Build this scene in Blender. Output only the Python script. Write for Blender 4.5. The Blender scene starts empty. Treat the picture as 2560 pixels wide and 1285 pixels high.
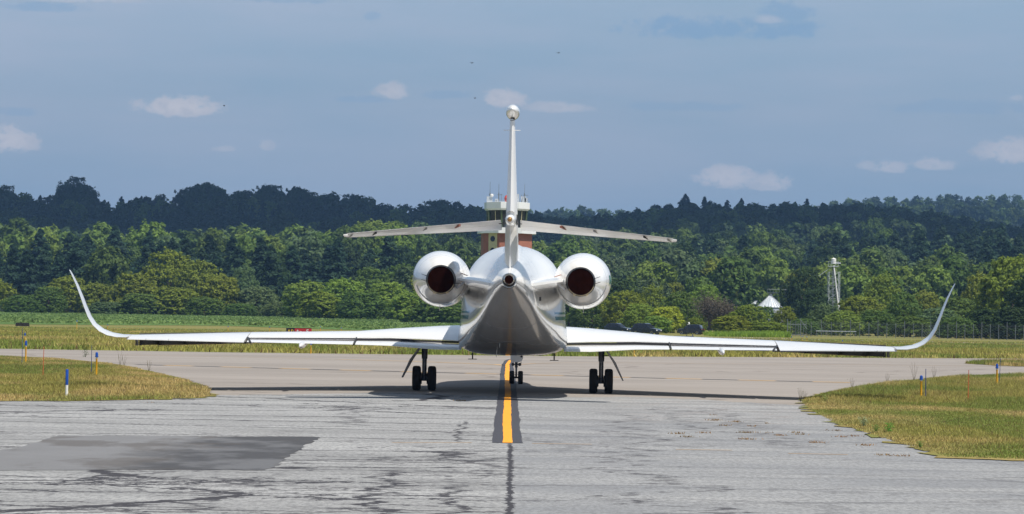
import bpy, math, random
import numpy as np
from mathutils import Vector, Matrix, Euler

random.seed(7)
RNG = np.random.default_rng(11)
scene = bpy.context.scene
COL = scene.collection
R = math.radians

# ------------------------------------------------------------------ camera
F, CAM_H = 6300.0, 2.2
PITCH, ROLL = math.atan(152.5 / F), R(0.9)
cam_d = bpy.data.cameras.new('camera')
cam_d.sensor_width = 36.0
cam_d.lens = F / 2560.0 * 36.0
cam_d.clip_start = 0.5
cam_d.clip_end = 20000.0
cam = bpy.data.objects.new('camera', cam_d)
COL.objects.link(cam)
cam.matrix_world = (Matrix.Translation((0, 0, CAM_H)) @ Matrix.Rotation(R(90) + PITCH, 4, 'X') @ Matrix.Rotation(ROLL, 4, 'Z'))
scene.camera = cam

# ------------------------------------------------------------------ sun and sky
SUN_DIR = Vector((1.6, -1.55, 4.3)).normalized()      # towards the sun
sun_d = bpy.data.lights.new('sun', 'SUN')
sun_d.energy = 5.0
sun_d.angle = R(0.5)
sun_d.color = (1.0, 0.95, 0.87)
sun = bpy.data.objects.new('sun', sun_d)
COL.objects.link(sun)
sun.rotation_euler = SUN_DIR.to_track_quat('Z', 'Y').to_euler()

world = bpy.data.worlds.new('World')
scene.world = world
world.use_nodes = True
wt = world.node_tree
for n in list(wt.nodes):
    wt.nodes.remove(n)


def wn(kind, **kw):
    n = wt.nodes.new(kind)
    for k, v in kw.items():
        setattr(n, k, v)
    return n


def wmath(op, a, b=None, c=None, clamp=False):
    n = wn('ShaderNodeMath', operation=op, use_clamp=clamp)
    for i, x in enumerate((a, b, c)):
        if x is None:
            continue
        if isinstance(x, (int, float)):
            n.inputs[i].default_value = x
        else:
            wt.links.new(x, n.inputs[i])
    return n.outputs[0]


def wmix(fac, a, b):
    n = wn('ShaderNodeMix', data_type='RGBA')
    for sock, x in ((n.inputs[0], fac), (n.inputs[6], a), (n.inputs[7], b)):
        if isinstance(x, (int, float)):
            sock.default_value = x
        elif isinstance(x, tuple):
            sock.default_value = (*x, 1)
        else:
            wt.links.new(x, sock)
    return n.outputs[2]


sky = wn('ShaderNodeTexSky', sky_type='NISHITA')
sky.sun_disc = False
sky.sun_elevation = math.asin(SUN_DIR.z)
sky.sun_rotation = math.atan2(SUN_DIR.x, SUN_DIR.y)
sky.air_density = 1.2
sky.dust_density = 1.5
sky.ozone_density = 2.0
tc = wn('ShaderNodeTexCoord')
sep = wn('ShaderNodeSeparateXYZ')
wt.links.new(tc.outputs['Generated'], sep.inputs[0])
DX, DY, DZ = sep.outputs
hor = wmath('SQRT', wmath('ADD', wmath('MULTIPLY', DX, DX), wmath('MULTIPLY', DY, DY)))
elev = wmath('MULTIPLY', wmath('ARCTAN2', DZ, hor), 57.2958)         # degrees
azim = wmath('MULTIPLY', wmath('ARCTAN2', DX, DY), 57.2958)          # degrees, 0 = +Y, + = right
# a thin grey-blue veil of high cloud over the whole sky, thickest low down
nz = wn('ShaderNodeTexNoise')
nz.inputs['Scale'].default_value = 3.0
nz.inputs['Detail'].default_value = 6
nz.inputs['Roughness'].default_value = 0.55
mp = wn('ShaderNodeMapping')
mp.inputs['Scale'].default_value = (1.2, 1.2, 7.0)
wt.links.new(tc.outputs['Generated'], mp.inputs[0])
wt.links.new(mp.outputs[0], nz.inputs[0])
ramp = wn('ShaderNodeMapRange')
ramp.inputs[1].default_value = 0.41
ramp.inputs[2].default_value = 0.60
wt.links.new(nz.outputs[0], ramp.inputs[0])
er = wn('ShaderNodeMapRange')
er.inputs[1].default_value = 0.0
er.inputs[2].default_value = 8.0
wt.links.new(elev, er.inputs[0])
veil_low = wmix(ramp.outputs[0], (0.205, 0.310, 0.450), (0.238, 0.332, 0.462))
veil_high = wmix(ramp.outputs[0], (0.290, 0.400, 0.525), (0.365, 0.435, 0.555))
veil = wmix(er.outputs[0], veil_low, veil_high)
skyc = wn('ShaderNodeMix', data_type='RGBA', blend_type='MULTIPLY')
skyc.inputs[0].default_value = 1.0
wt.links.new(sky.outputs[0], skyc.inputs[6])
skyc.inputs[7].default_value = (0.07, 0.07, 0.07, 1)
ev = wn('ShaderNodeMapRange')
ev.inputs[1].default_value = 12
ev.inputs[2].default_value = 45
ev.inputs[3].default_value = 0.93
ev.inputs[4].default_value = 0.03
wt.links.new(elev, ev.inputs[0])
col = wmix(ev.outputs[0], skyc.outputs[2], veil)
# soft-edged cumulus puffs and grey cloud bars low over the hills
nd = wn('ShaderNodeTexNoise')
nd.inputs['Scale'].default_value = 130
nd.inputs['Detail'].default_value = 7
nd.inputs['Roughness'].default_value = 0.6
mp2 = wn('ShaderNodeMapping')
mp2.inputs['Scale'].default_value = (1, 1, 1.5)
wt.links.new(tc.outputs['Generated'], mp2.inputs[0])
wt.links.new(mp2.outputs[0], nd.inputs[0])
jit = wmath('SUBTRACT', nd.outputs[0], 0.5)


def blob(u, v, w, h, amt=1.0, flat=0.35, soft=0.95, rag=4.2):
    """cloud centred on the direction of pixel u, v: half width w, half height h in pixels, flat bottomed"""
    px = 57.2958 / F
    a0 = (u - 1280) * px
    e0 = (795 + (u - 1280) * 0.0157 - v) * px
    da = wmath('DIVIDE', wmath('SUBTRACT', azim, a0), w * px)
    de = wmath('DIVIDE', wmath('SUBTRACT', elev, e0), h * px)
    de2 = wmath('MAXIMUM', wmath('MULTIPLY', de, 1.0), wmath('MULTIPLY', de, -1.0 / (1 - flat)))
    d = wmath('ADD', wmath('MULTIPLY', da, da), wmath('MULTIPLY', de2, de2))
    d = wmath('ADD', d, wmath('MULTIPLY', jit, rag))
    m = wn('ShaderNodeMapRange', interpolation_type='SMOOTHERSTEP')
    m.inputs[1].default_value = 1.0 + soft * 0.5
    m.inputs[2].default_value = 1.0 - soft
    m.inputs[3].default_value = 0.0
    m.inputs[4].default_value = amt
    wt.links.new(d, m.inputs[0])
    return m.outputs[0]


def union(bl):
    o = bl[0]
    for b in bl[1:]:
        o = wmath('MAXIMUM', o, b)
    return o


grey = union([blob(1800, 78, 250, 36, .75), blob(1950, 40, 70, 34, .6), blob(1110, 238, 70, 14, .35), blob(905, 252, 70, 10, .35),
              blob(100, 34, 130, 16, .5), blob(50, 292, 50, 14, .35), blob(700, 4, 160, 14, .4), blob(920, 46, 22, 14, .4),
              blob(1700, 270, 150, 14, .3), blob(2380, 280, 160, 22, .3)])
col = wmix(grey, col, (0.200, 0.330, 0.500))
puff = union([blob(445, 275, 110, 32, .8), blob(30, 362, 75, 44, .75), blob(975, 232, 42, 26, .6), blob(1255, 250, 60, 30, .7),
              blob(1390, 270, 80, 18, .45), blob(1815, 448, 80, 36, .7), blob(1920, 462, 55, 28, .6), blob(2215, 424, 50, 22, .5),
              blob(2320, 418, 60, 22, .5), blob(2160, 420, 28, 16, .35), blob(2520, 392, 90, 38, .65), blob(560, 376, 30, 10, .3),
              blob(665, 368, 20, 16, .35), blob(150, 8, 170, 18, .5), blob(1910, 56, 40, 16, .35), blob(2520, 256, 20, 10, .25)])
col = wmix(puff, col, wmix(wmath('MULTIPLY', wmath('SUBTRACT', nd.outputs[0], 0.35), 3.0, clamp=True), (0.42, 0.445, 0.52), (0.60, 0.575, 0.61)))
bg = wn('ShaderNodeBackground')
bg.inputs['Strength'].default_value = 1.0
wt.links.new(col, bg.inputs[0])
wo = wn('ShaderNodeOutputWorld')
wt.links.new(bg.outputs[0], wo.inputs[0])

vs = scene.view_settings
vs.view_transform = 'Standard'
vs.look = 'None'
vs.gamma = 1
vs.exposure = 0.22
vs.use_curve_mapping = False
scene.cycles.max_bounces = 6
scene.cycles.diffuse_bounces = 3
scene.cycles.glossy_bounces = 4
scene.cycles.transmission_bounces = 4
scene.cycles.volume_bounces = 0
scene.cycles.use_denoising = True


# ------------------------------------------------------------------ helpers
def cam_ray(u, v):
    x, y = (u - 1280) / F, -(v - 642.5) / F
    X = x * math.cos(ROLL) - y * math.sin(ROLL)
    Y = x * math.sin(ROLL) + y * math.cos(ROLL)
    return X, math.cos(PITCH) - Y * math.sin(PITCH), math.sin(PITCH) + Y * math.cos(PITCH)


def at(u, v, Y):
    """world point seen at photo pixel u, v if it stands Y metres off"""
    d = cam_ray(u, v)
    k = Y / d[1]
    return Vector((d[0] * k, Y, CAM_H + d[2] * k))


def gr(u, v, z=0.0):
    """point of the flat ground seen at photo pixel u, v"""
    d = cam_ray(u, v)
    k = (z - CAM_H) / d[2]
    return Vector((d[0] * k, d[1] * k, z))


def tag(o, label=None, cat=None, group=None, kind=None):
    if label: o['label'] = label
    if cat: o['category'] = cat
    if group: o['group'] = group
    if kind: o['kind'] = kind
    return o


def empty(name, loc=(0, 0, 0), rz=0.0):
    o = bpy.data.objects.new(name, None)
    o.empty_display_size = 0.3
    COL.objects.link(o)
    o.location = loc
    o.rotation_euler = (0, 0, rz)
    return o


def link_mesh(name, me, mat=None, parent=None):
    o = bpy.data.objects.new(name, me)
    COL.objects.link(o)
    if mat is not None and not me.materials:
        me.materials.append(mat)
    if parent: o.parent = parent
    return o


def np_mesh(name, verts, faces4, mat=None, parent=None, attrs=None, smooth=False):
    """fast mesh from numpy arrays: verts (n,3), faces (m,k) all of the same k"""
    me = bpy.data.meshes.new(name)
    verts = np.asarray(verts, np.float32)
    faces = np.asarray(faces4, np.int32)
    m, k = faces.shape
    me.vertices.add(len(verts))
    me.vertices.foreach_set('co', verts.ravel())
    me.loops.add(m * k)
    me.loops.foreach_set('vertex_index', faces.ravel())
    me.polygons.add(m)
    me.polygons.foreach_set('loop_start', np.arange(0, m * k, k, dtype=np.int32))
    if smooth: me.polygons.foreach_set('use_smooth', np.ones(m, bool))
    if attrs:
        for an, (dt, dom, data) in attrs.items():
            a = me.attributes.new(an, dt, dom)
            a.data.foreach_set('color' if dt == 'FLOAT_COLOR' else 'value', np.asarray(data, np.float32).ravel())
    me.update(calc_edges=True)
    if name is None: return me
    return link_mesh(name, me, mat, parent)


class MB:
    """collects simple shapes and links them as one mesh"""

    def __init__(s):
        s.v, s.f = [], []

    def add(s, vs_, fs_):
        b = len(s.v)
        s.v += [tuple(x) for x in vs_]
        s.f += [tuple(b + i for i in f) for f in fs_]
        return s

    def box(s, c, size, rot=None):
        hx, hy, hz = (x / 2 for x in size)
        pts = [Vector((a * hx, b * hy, d * hz)) for a in (-1, 1) for b in (-1, 1) for d in (-1, 1)]
        if rot is not None: pts = [rot @ p for p in pts]
        pts = [p + Vector(c) for p in pts]
        return s.add(pts, [(0, 1, 3, 2), (4, 6, 7, 5), (0, 4, 5, 1), (2, 3, 7, 6), (0, 2, 6, 4), (1, 5, 7, 3)])

    def tube(s, p0, p1, r0, r1=None, n=8, cap=True):
        r1 = r0 if r1 is None else r1
        p0, p1 = Vector(p0), Vector(p1)
        d = (p1 - p0).normalized()
        a = d.orthogonal().normalized()
        b = d.cross(a)
        vv = []
        for p, r in ((p0, r0), (p1, r1)):
            for i in range(n):
                t = 2 * math.pi * i / n
                vv.append(p + (a * math.cos(t) + b * math.sin(t)) * r)
        ff = [(i, (i + 1) % n, n + (i + 1) % n, n + i) for i in range(n)]
        if cap: ff += [tuple(range(n - 1, -1, -1)), tuple(range(n, 2 * n))]
        return s.add(vv, ff)

    def loft(s, rings, closed=True, cap0=True, cap1=True):
        n = len(rings[0])
        vv = [p for r in rings for p in r]
        ff = []
        for j in range(len(rings) - 1):
            for i in range(n if closed else n - 1):
                i2 = (i + 1) % n
                ff.append((j * n + i, j * n + i2, (j + 1) * n + i2, (j + 1) * n + i))
        if closed and cap0: ff.append(tuple(range(n - 1, -1, -1)))
        if closed and cap1: ff.append(tuple((len(rings) - 1) * n + i for i in range(n)))
        return s.add(vv, ff)

    def lathe(s, prof, axis='y', c=(0, 0, 0), n=32):
        """prof: (along axis, radius)"""
        rings = []
        for (a, r) in prof:
            ring = []
            for i in range(n):
                t = 2 * math.pi * i / n
                x, z = r * math.cos(t), r * math.sin(t)
                ring.append({'y': (c[0] + x, c[1] + a, c[2] + z), 'z': (c[0] + x, c[1] + z, c[2] + a),
                             'x': (c[0] + a, c[1] + x, c[2] + z)}[axis])
            rings.append(ring)
        return s.loft(rings)

    def build(s, name, mat, parent=None, smooth=False, sharp=35):
        me = bpy.data.meshes.new(name)
        me.from_pydata(s.v, [], s.f)
        me.validate()
        import bmesh
        bm = bmesh.new()
        bm.from_mesh(me)
        bmesh.ops.recalc_face_normals(bm, faces=bm.faces)
        bm.to_mesh(me)
        bm.free()
        if smooth:
            for p in me.polygons: p.use_smooth = True
            me.set_sharp_from_angle(angle=R(sharp))
        return link_mesh(name, me, mat, parent)


# ------------------------------------------------------------------ materials
def new_mat(name):
    m = bpy.data.materials.new(name)
    m.use_nodes = True
    return m, m.node_tree, m.node_tree.nodes['Principled BSDF']


class NT:
    def __init__(s, nt):
        s.nt = nt

    def n(s, kind, **kw):
        x = s.nt.nodes.new(kind)
        for k, v in kw.items(): setattr(x, k, v)
        return x

    def put(s, sock, x):
        if isinstance(x, (int, float)): sock.default_value = x
        elif isinstance(x, tuple): sock.default_value = (*x, 1) if len(sock.default_value) == 4 and len(x) == 3 else x
        else: s.nt.links.new(x, sock)

    def math(s, op, a, b=0.0, clamp=False):
        x = s.n('ShaderNodeMath', operation=op, use_clamp=clamp)
        s.put(x.inputs[0], a)
        s.put(x.inputs[1], b)
        return x.outputs[0]

    def mix(s, f, a, b, bt='MIX'):
        x = s.n('ShaderNodeMix', data_type='RGBA', blend_type=bt)
        s.put(x.inputs[0], f)
        s.put(x.inputs[6], a)
        s.put(x.inputs[7], b)
        return x.outputs[2]

    def obj(s):
        return s.n('ShaderNodeTexCoord').outputs['Object']

    def pos(s):
        return s.n('ShaderNodeNewGeometry').outputs['Position']

    def mapping(s, vec, scale=(1, 1, 1), rot=(0, 0, 0), loc=(0, 0, 0)):
        x = s.n('ShaderNodeMapping')
        s.nt.links.new(vec, x.inputs[0])
        x.inputs['Scale'].default_value = scale
        x.inputs['Rotation'].default_value = rot
        x.inputs['Location'].default_value = loc
        return x.outputs[0]

    def noise(s, vec, scale, detail=4, rough=0.55, out=0):
        x = s.n('ShaderNodeTexNoise')
        s.nt.links.new(vec, x.inputs['Vector'])
        x.inputs['Scale'].default_value = scale
        x.inputs['Detail'].default_value = detail
        x.inputs['Roughness'].default_value = rough
        return x.outputs[out]

    def edge(s, vec, scale, rnd=1.0):
        x = s.n('ShaderNodeTexVoronoi', feature='DISTANCE_TO_EDGE')
        s.nt.links.new(vec, x.inputs['Vector'])
        x.inputs['Scale'].default_value = scale
        x.inputs['Randomness'].default_value = rnd
        return x.outputs['Distance']

    def rng(s, x, a, b, c=0.0, d=1.0, smooth=True):
        y = s.n('ShaderNodeMapRange', interpolation_type='SMOOTHSTEP' if smooth else 'LINEAR')
        s.put(y.inputs[0], x)
        for i, q in enumerate((a, b, c, d)): y.inputs[i + 1].default_value = q
        return y.outputs[0]

    def sepxyz(s, v):
        x = s.n('ShaderNodeSeparateXYZ')
        s.nt.links.new(v, x.inputs[0])
        return x.outputs

    def bump(s, h, strength, dist, bsdf):
        x = s.n('ShaderNodeBump')
        x.inputs['Strength'].default_value = strength
        x.inputs['Distance'].default_value = dist
        s.nt.links.new(h, x.inputs['Height'])
        s.nt.links.new(x.outputs[0], bsdf.inputs['Normal'])


def plain(name, c, rough=0.6, metal=0.0, var=0.15, scale=6.0, coat=0.0):
    m, nt, b = new_mat(name)
    k = NT(nt)
    nz_ = k.noise(k.obj(), scale, 4)
    f = k.rng(nz_, 0.3, 0.7, 1 - var, 1 + var, False)
    x = k.n('ShaderNodeVectorMath', operation='SCALE')
    x.inputs[0].default_value = c
    nt.links.new(f, x.inputs['Scale'])
    nt.links.new(x.outputs[0], b.inputs['Base Color'])
    b.inputs['Roughness'].default_value = rough
    b.inputs['Metallic'].default_value = metal
    b.inputs['Coat Weight'].default_value = coat
    b.inputs['Coat Roughness'].default_value = 0.05
    return m


def paint_white(name, base=(0.80, 0.80, 0.79), stripes=False, cowl=False):
    m, nt, b = new_mat(name)
    k = NT(nt)
    o = k.obj()
    d = k.noise(k.mapping(o, (0.6, 3.0, 0.6)), 1.6, 6, 0.65)
    c = k.mix(k.rng(d, 0.45, 0.75), base, tuple(x * 0.93 for x in base))
    if cowl:
        X, Y, Z = k.sepxyz(o)
        sm = k.noise(k.mapping(o, (6, .8, 6)), 1.0, 5, .7)
        c = k.mix(k.math('MULTIPLY', k.rng(Y, -6.5, -7.0, 0, .40), k.rng(sm, .35, .65, .3, 1)), c, (0.33, 0.30, 0.27))
        for yy in (-6.05, -5.25, -3.7, -2.2):
            c = k.mix(k.math('MULTIPLY', k.math('LESS_THAN', k.math('ABSOLUTE', k.math('SUBTRACT', Y, yy)), 0.012), .6), c, (0.12, 0.12, 0.12))
    if stripes:
        X, Y, Z = k.sepxyz(o)
        z2 = k.math('ADD', Z, k.math('MULTIPLY', Y, -0.004))
        for lo, hi in ((2.335, 2.40), (2.17, 2.27)):
            f = k.math('MULTIPLY', k.math('GREATER_THAN', z2, lo), k.math('LESS_THAN', z2, hi))
            f = k.math('MULTIPLY', f, k.math('GREATER_THAN', Y, -3.7))
            c = k.mix(f, c, (0.03, 0.14, 0.15))
        # grey under-hull colour stands in for belly shade below the widest line
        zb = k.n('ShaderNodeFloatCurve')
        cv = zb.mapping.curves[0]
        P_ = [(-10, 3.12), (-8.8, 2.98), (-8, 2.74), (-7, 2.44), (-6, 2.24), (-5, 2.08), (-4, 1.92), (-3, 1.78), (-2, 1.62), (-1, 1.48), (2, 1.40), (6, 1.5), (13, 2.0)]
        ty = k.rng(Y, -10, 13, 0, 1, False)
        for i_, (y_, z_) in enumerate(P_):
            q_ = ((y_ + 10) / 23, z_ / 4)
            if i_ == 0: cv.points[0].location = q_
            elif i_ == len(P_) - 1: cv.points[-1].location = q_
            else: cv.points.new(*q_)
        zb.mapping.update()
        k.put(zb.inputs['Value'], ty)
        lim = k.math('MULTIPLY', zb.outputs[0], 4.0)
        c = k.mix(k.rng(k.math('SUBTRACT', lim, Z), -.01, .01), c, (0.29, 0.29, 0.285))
        grm = k.noise(k.mapping(o, (5, .5, 5)), 1.0, 6, .7)
        c = k.mix(k.math('MULTIPLY', k.rng(grm, .5, .72, 0, .35), k.rng(Y, -2, -8)), c, (0.20, 0.18, 0.16))
        for yy in (-1.9, -4.6, -6.4, -8.3, 1.4):
            f = k.math('LESS_THAN', k.math('ABSOLUTE', k.math('SUBTRACT', Y, yy)), 0.008)
            c = k.mix(f, c, (0.30, 0.30, 0.30))
    nt.links.new(c, b.inputs['Base Color'])
    b.inputs['Roughness'].default_value = 0.20
    b.inputs['IOR'].default_value = 1.5
    b.inputs['Coat Weight'].default_value = 0.6
    b.inputs['Coat Roughness'].default_value = 0.04
    w = k.noise(o, 1.3, 2)
    k.bump(w, 0.05, 0.05, b)
    return m


M = {}
M['paint'] = paint_white('gloss_white_paint')
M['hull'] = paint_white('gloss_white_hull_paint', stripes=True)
M['cowl'] = paint_white('gloss_white_cowl_paint', (0.84, 0.84, 0.83), cowl=True)
M['tail'] = paint_white('off_white_tail_paint', (0.76, 0.75, 0.73))
M['tail'].node_tree.nodes['Principled BSDF'].inputs['Roughness'].default_value = 0.38
M['tail'].node_tree.nodes['Principled BSDF'].inputs['Coat Weight'].default_value = 0.25
M['metal'] = plain('bare_metal', (0.55, 0.54, 0.52), 0.22, 1.0, 0.1)
M['dark_metal'] = plain('dark_metal', (0.06, 0.06, 0.065), 0.4, 0.6, 0.3)
M['soot'] = plain('sooty_exhaust', (0.011, 0.003, 0.002), 1.0, 0.0, 0.4)
M['soot'].node_tree.nodes['Principled BSDF'].inputs['Specular IOR Level'].default_value = 0.0
M['rubber'] = plain('tyre_rubber', (0.012, 0.011, 0.011), 0.85, 0.0, 0.25)
M['seal_and_shade'] = plain('black_seal_and_slot_shade', (0.015, 0.016, 0.022), 0.8, 0.0, 0.2)
M['gear'] = plain('grey_gear_paint', (0.22, 0.22, 0.23), 0.45, 0.1, 0.3, 12)
M['belly'] = plain('grey_slat_metal', (0.12, 0.115, 0.105), 0.5, 0.2, 0.25)
M['tan'] = plain('tan_primer', (0.50, 0.40, 0.24), 0.6, 0.0, 0.15)
M['rust'] = plain('reddish_sealant', (0.25, 0.09, 0.06), 0.7)
M['teal'] = plain('dark_green_lettering', (0.02, 0.16, 0.13), 0.4)
M['glass'] = plain('dark_glass', (0.012, 0.015, 0.02), 0.08, 0.0, 0.1)
M['amber'] = plain('amber_lens', (0.45, 0.26, 0.10), 0.15, 0.6)
M['blue'] = plain('blue_plastic', (0.008, 0.06, 0.32), 0.3, 0, 0.15, 20)
M['bluerod'] = plain('blue_rod_paint', (0.02, 0.05, 0.16), 0.6)
M['yellow'] = plain('yellow_post_paint', (0.75, 0.38, 0.015), 0.5, 0, 0.12, 20)
M['orange'] = plain('orange_rod_paint', (0.50, 0.10, 0.03), 0.6)
M['white'] = plain('white_plastic', (0.72, 0.72, 0.70), 0.5, 0, 0.08, 20)
M['galv'] = plain('galvanised_steel', (0.18, 0.20, 0.21), 0.45, 0.4, 0.2, 2)
M['galv_white'] = plain('pale_galvanised_steel', (0.50, 0.54, 0.58), 0.5, 0.2, 0.12, 2)
M['black'] = plain('black_sign_back', (0.015, 0.012, 0.012), 0.7)
M['signred'] = plain('red_sign_face', (0.42, 0.015, 0.02), 0.5)
M['signyellow'] = plain('yellow_sign_letter', (0.80, 0.45, 0.02), 0.5)
M['carpaint'] = plain('dark_blue_car_paint', (0.010, 0.014, 0.028), 0.2, 0.2, 0.1, 3, 1.0)
M['bark'] = plain('tree_bark', (0.075, 0.055, 0.042), 0.9, 0, 0.3, 8)
M['tower_brick'] = plain('red_brick', (0.34, 0.13, 0.085), 0.9, 0, 0.12, 1.5)  # one even brick red for every face of the shaft
M['cream'] = plain('cream_panel', (0.60, 0.52, 0.30), 0.8, 0, 0.1, 1.5)
M['tower_white'] = plain('white_tower_cladding', (0.72, 0.73, 0.74), 0.6, 0, 0.06, 1)
M['tower_green'] = plain('green_window_post', (0.07, 0.10, 0.04), 0.5)
M['redball'] = plain('red_beacon', (0.55, 0.07, 0.05), 0.5)


def leaf_material(name, attr=None):
    m, nt, b = new_mat(name)
    k = NT(nt)
    if attr:
        base = k.n('ShaderNodeAttribute', attribute_name=attr).outputs['Color']
    else:
        base = k.n('ShaderNodeObjectInfo').outputs['Color']
    var = k.n('ShaderNodeAttribute', attribute_name='var').outputs['Fac']
    f = k.rng(var, 0, 1, 0.74, 1.28, False)
    x = k.n('ShaderNodeVectorMath', operation='SCALE')
    nt.links.new(base, x.inputs[0])
    nt.links.new(f, x.inputs['Scale'])
    n2 = k.noise(k.obj(), 0.35, 3)
    c = k.mix(k.rng(n2, 0.4, 0.7, 0, 0.45), x.outputs[0], (0.12, 0.13, 0.03))
    c = k.mix(0.85, c, x.outputs[0])
    nt.links.new(c, b.inputs['Base Color'])
    b.inputs['Roughness'].default_value = 0.75
    b.inputs['Specular IOR Level'].default_value = 0.25
    tr = k.n('ShaderNodeBsdfTranslucent')
    nt.links.new(c, tr.inputs[0])
    ms = k.n('ShaderNodeMixShader')
    ms.inputs[0].default_value = 0.42
    nt.links.new(b.outputs[0], ms.inputs[1])
    nt.links.new(tr.outputs[0], ms.inputs[2])
    nt.links.new(ms.outputs[0], nt.nodes['Material Output'].inputs[0])
    return m


M['leaf'] = leaf_material('tree_leaves')
M['leaf_stuff'] = leaf_material('woodland_leaves', 'tint')
M['grassblade'] = leaf_material('grass_blades', 'tint')


def ground_material(name, c_green, c_olive, c_tan, sx=0.03, sy=0.10, tanw=(0.52, 0.70)):
    m, nt, b = new_mat(name)
    k = NT(nt)
    p = k.pos()
    big = k.noise(k.mapping(p, (sx, sy, 1)), 1.0, 5, 0.6)
    big2 = k.noise(k.mapping(p, (sx * 0.7, sy * 1.6, 1), loc=(31, 17, 0)), 1.0, 5, 0.6)
    fine = k.noise(k.mapping(p, (1.0, 0.25, 1)), 3.0, 6, 0.7)
    c = k.mix(k.rng(big, 0.38, 0.62), c_green, c_olive)
    c = k.mix(k.rng(big2, *tanw), c, c_tan)
    c = k.mix(k.rng(fine, 0.3, 0.75, 0.0, 0.55), c, tuple(x * 0.45 for x in c_olive))
    nt.links.new(c, b.inputs['Base Color'])
    b.inputs['Roughness'].default_value = 0.95
    b.inputs['Specular IOR Level'].default_value = 0.1
    k.bump(fine, 0.6, 0.15, b)
    return m


M['field'] = ground_material('dry_airfield_grass', (0.165, 0.185, 0.050), (0.215, 0.185, 0.065), (0.36, 0.28, 0.14), tanw=(0.55, 0.75))
M['island'] = ground_material('island_grass_soil', (0.17, 0.19, 0.05), (0.25, 0.20, 0.07), (0.42, 0.32, 0.14), 0.15, 0.25)
M['crop_soil'] = ground_material('crop_green', (0.11, 0.19, 0.055), (0.12, 0.20, 0.06), (0.14, 0.22, 0.07), 0.02, 0.05)
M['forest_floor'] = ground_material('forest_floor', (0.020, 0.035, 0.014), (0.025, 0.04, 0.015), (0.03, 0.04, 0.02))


def taxi_material():
    m, nt, b = new_mat('taxiway_asphalt')
    k = NT(nt)
    p = k.pos()
    big = k.noise(k.mapping(p, (0.05, 0.18, 1)), 1.0, 5, 0.6)
    fine = k.noise(p, 14.0, 5, 0.7)
    streak = k.noise(k.mapping(p, (0.06, 1.1, 1)), 1.0, 4, 0.6)
    c = k.mix(k.rng(big, 0.35, 0.65), (0.236, 0.210, 0.186), (0.285, 0.255, 0.228))
    c = k.mix(k.rng(streak, 0.56, 0.75, 0, 0.35), c, (0.13, 0.115, 0.105))
    c = k.mix(k.rng(fine, 0.3, 0.7, 0, 0.22), c, (0.12, 0.11, 0.10))
    dist = k.noise(p, 0.35, 4, 0.6, 1)
    v = k.mix(0.25, p, dist, 'ADD')
    e = k.edge(k.mapping(v, (0.05, 0.11, 1)), 1.0)
    c = k.mix(k.rng(e, 0.0, 0.012, 0.45, 0.0), c, (0.09, 0.07, 0.06))
    nt.links.new(c, b.inputs['Base Color'])
    b.inputs['Roughness'].default_value = 0.9
    k.bump(fine, 0.3, 0.01, b)
    return m


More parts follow.
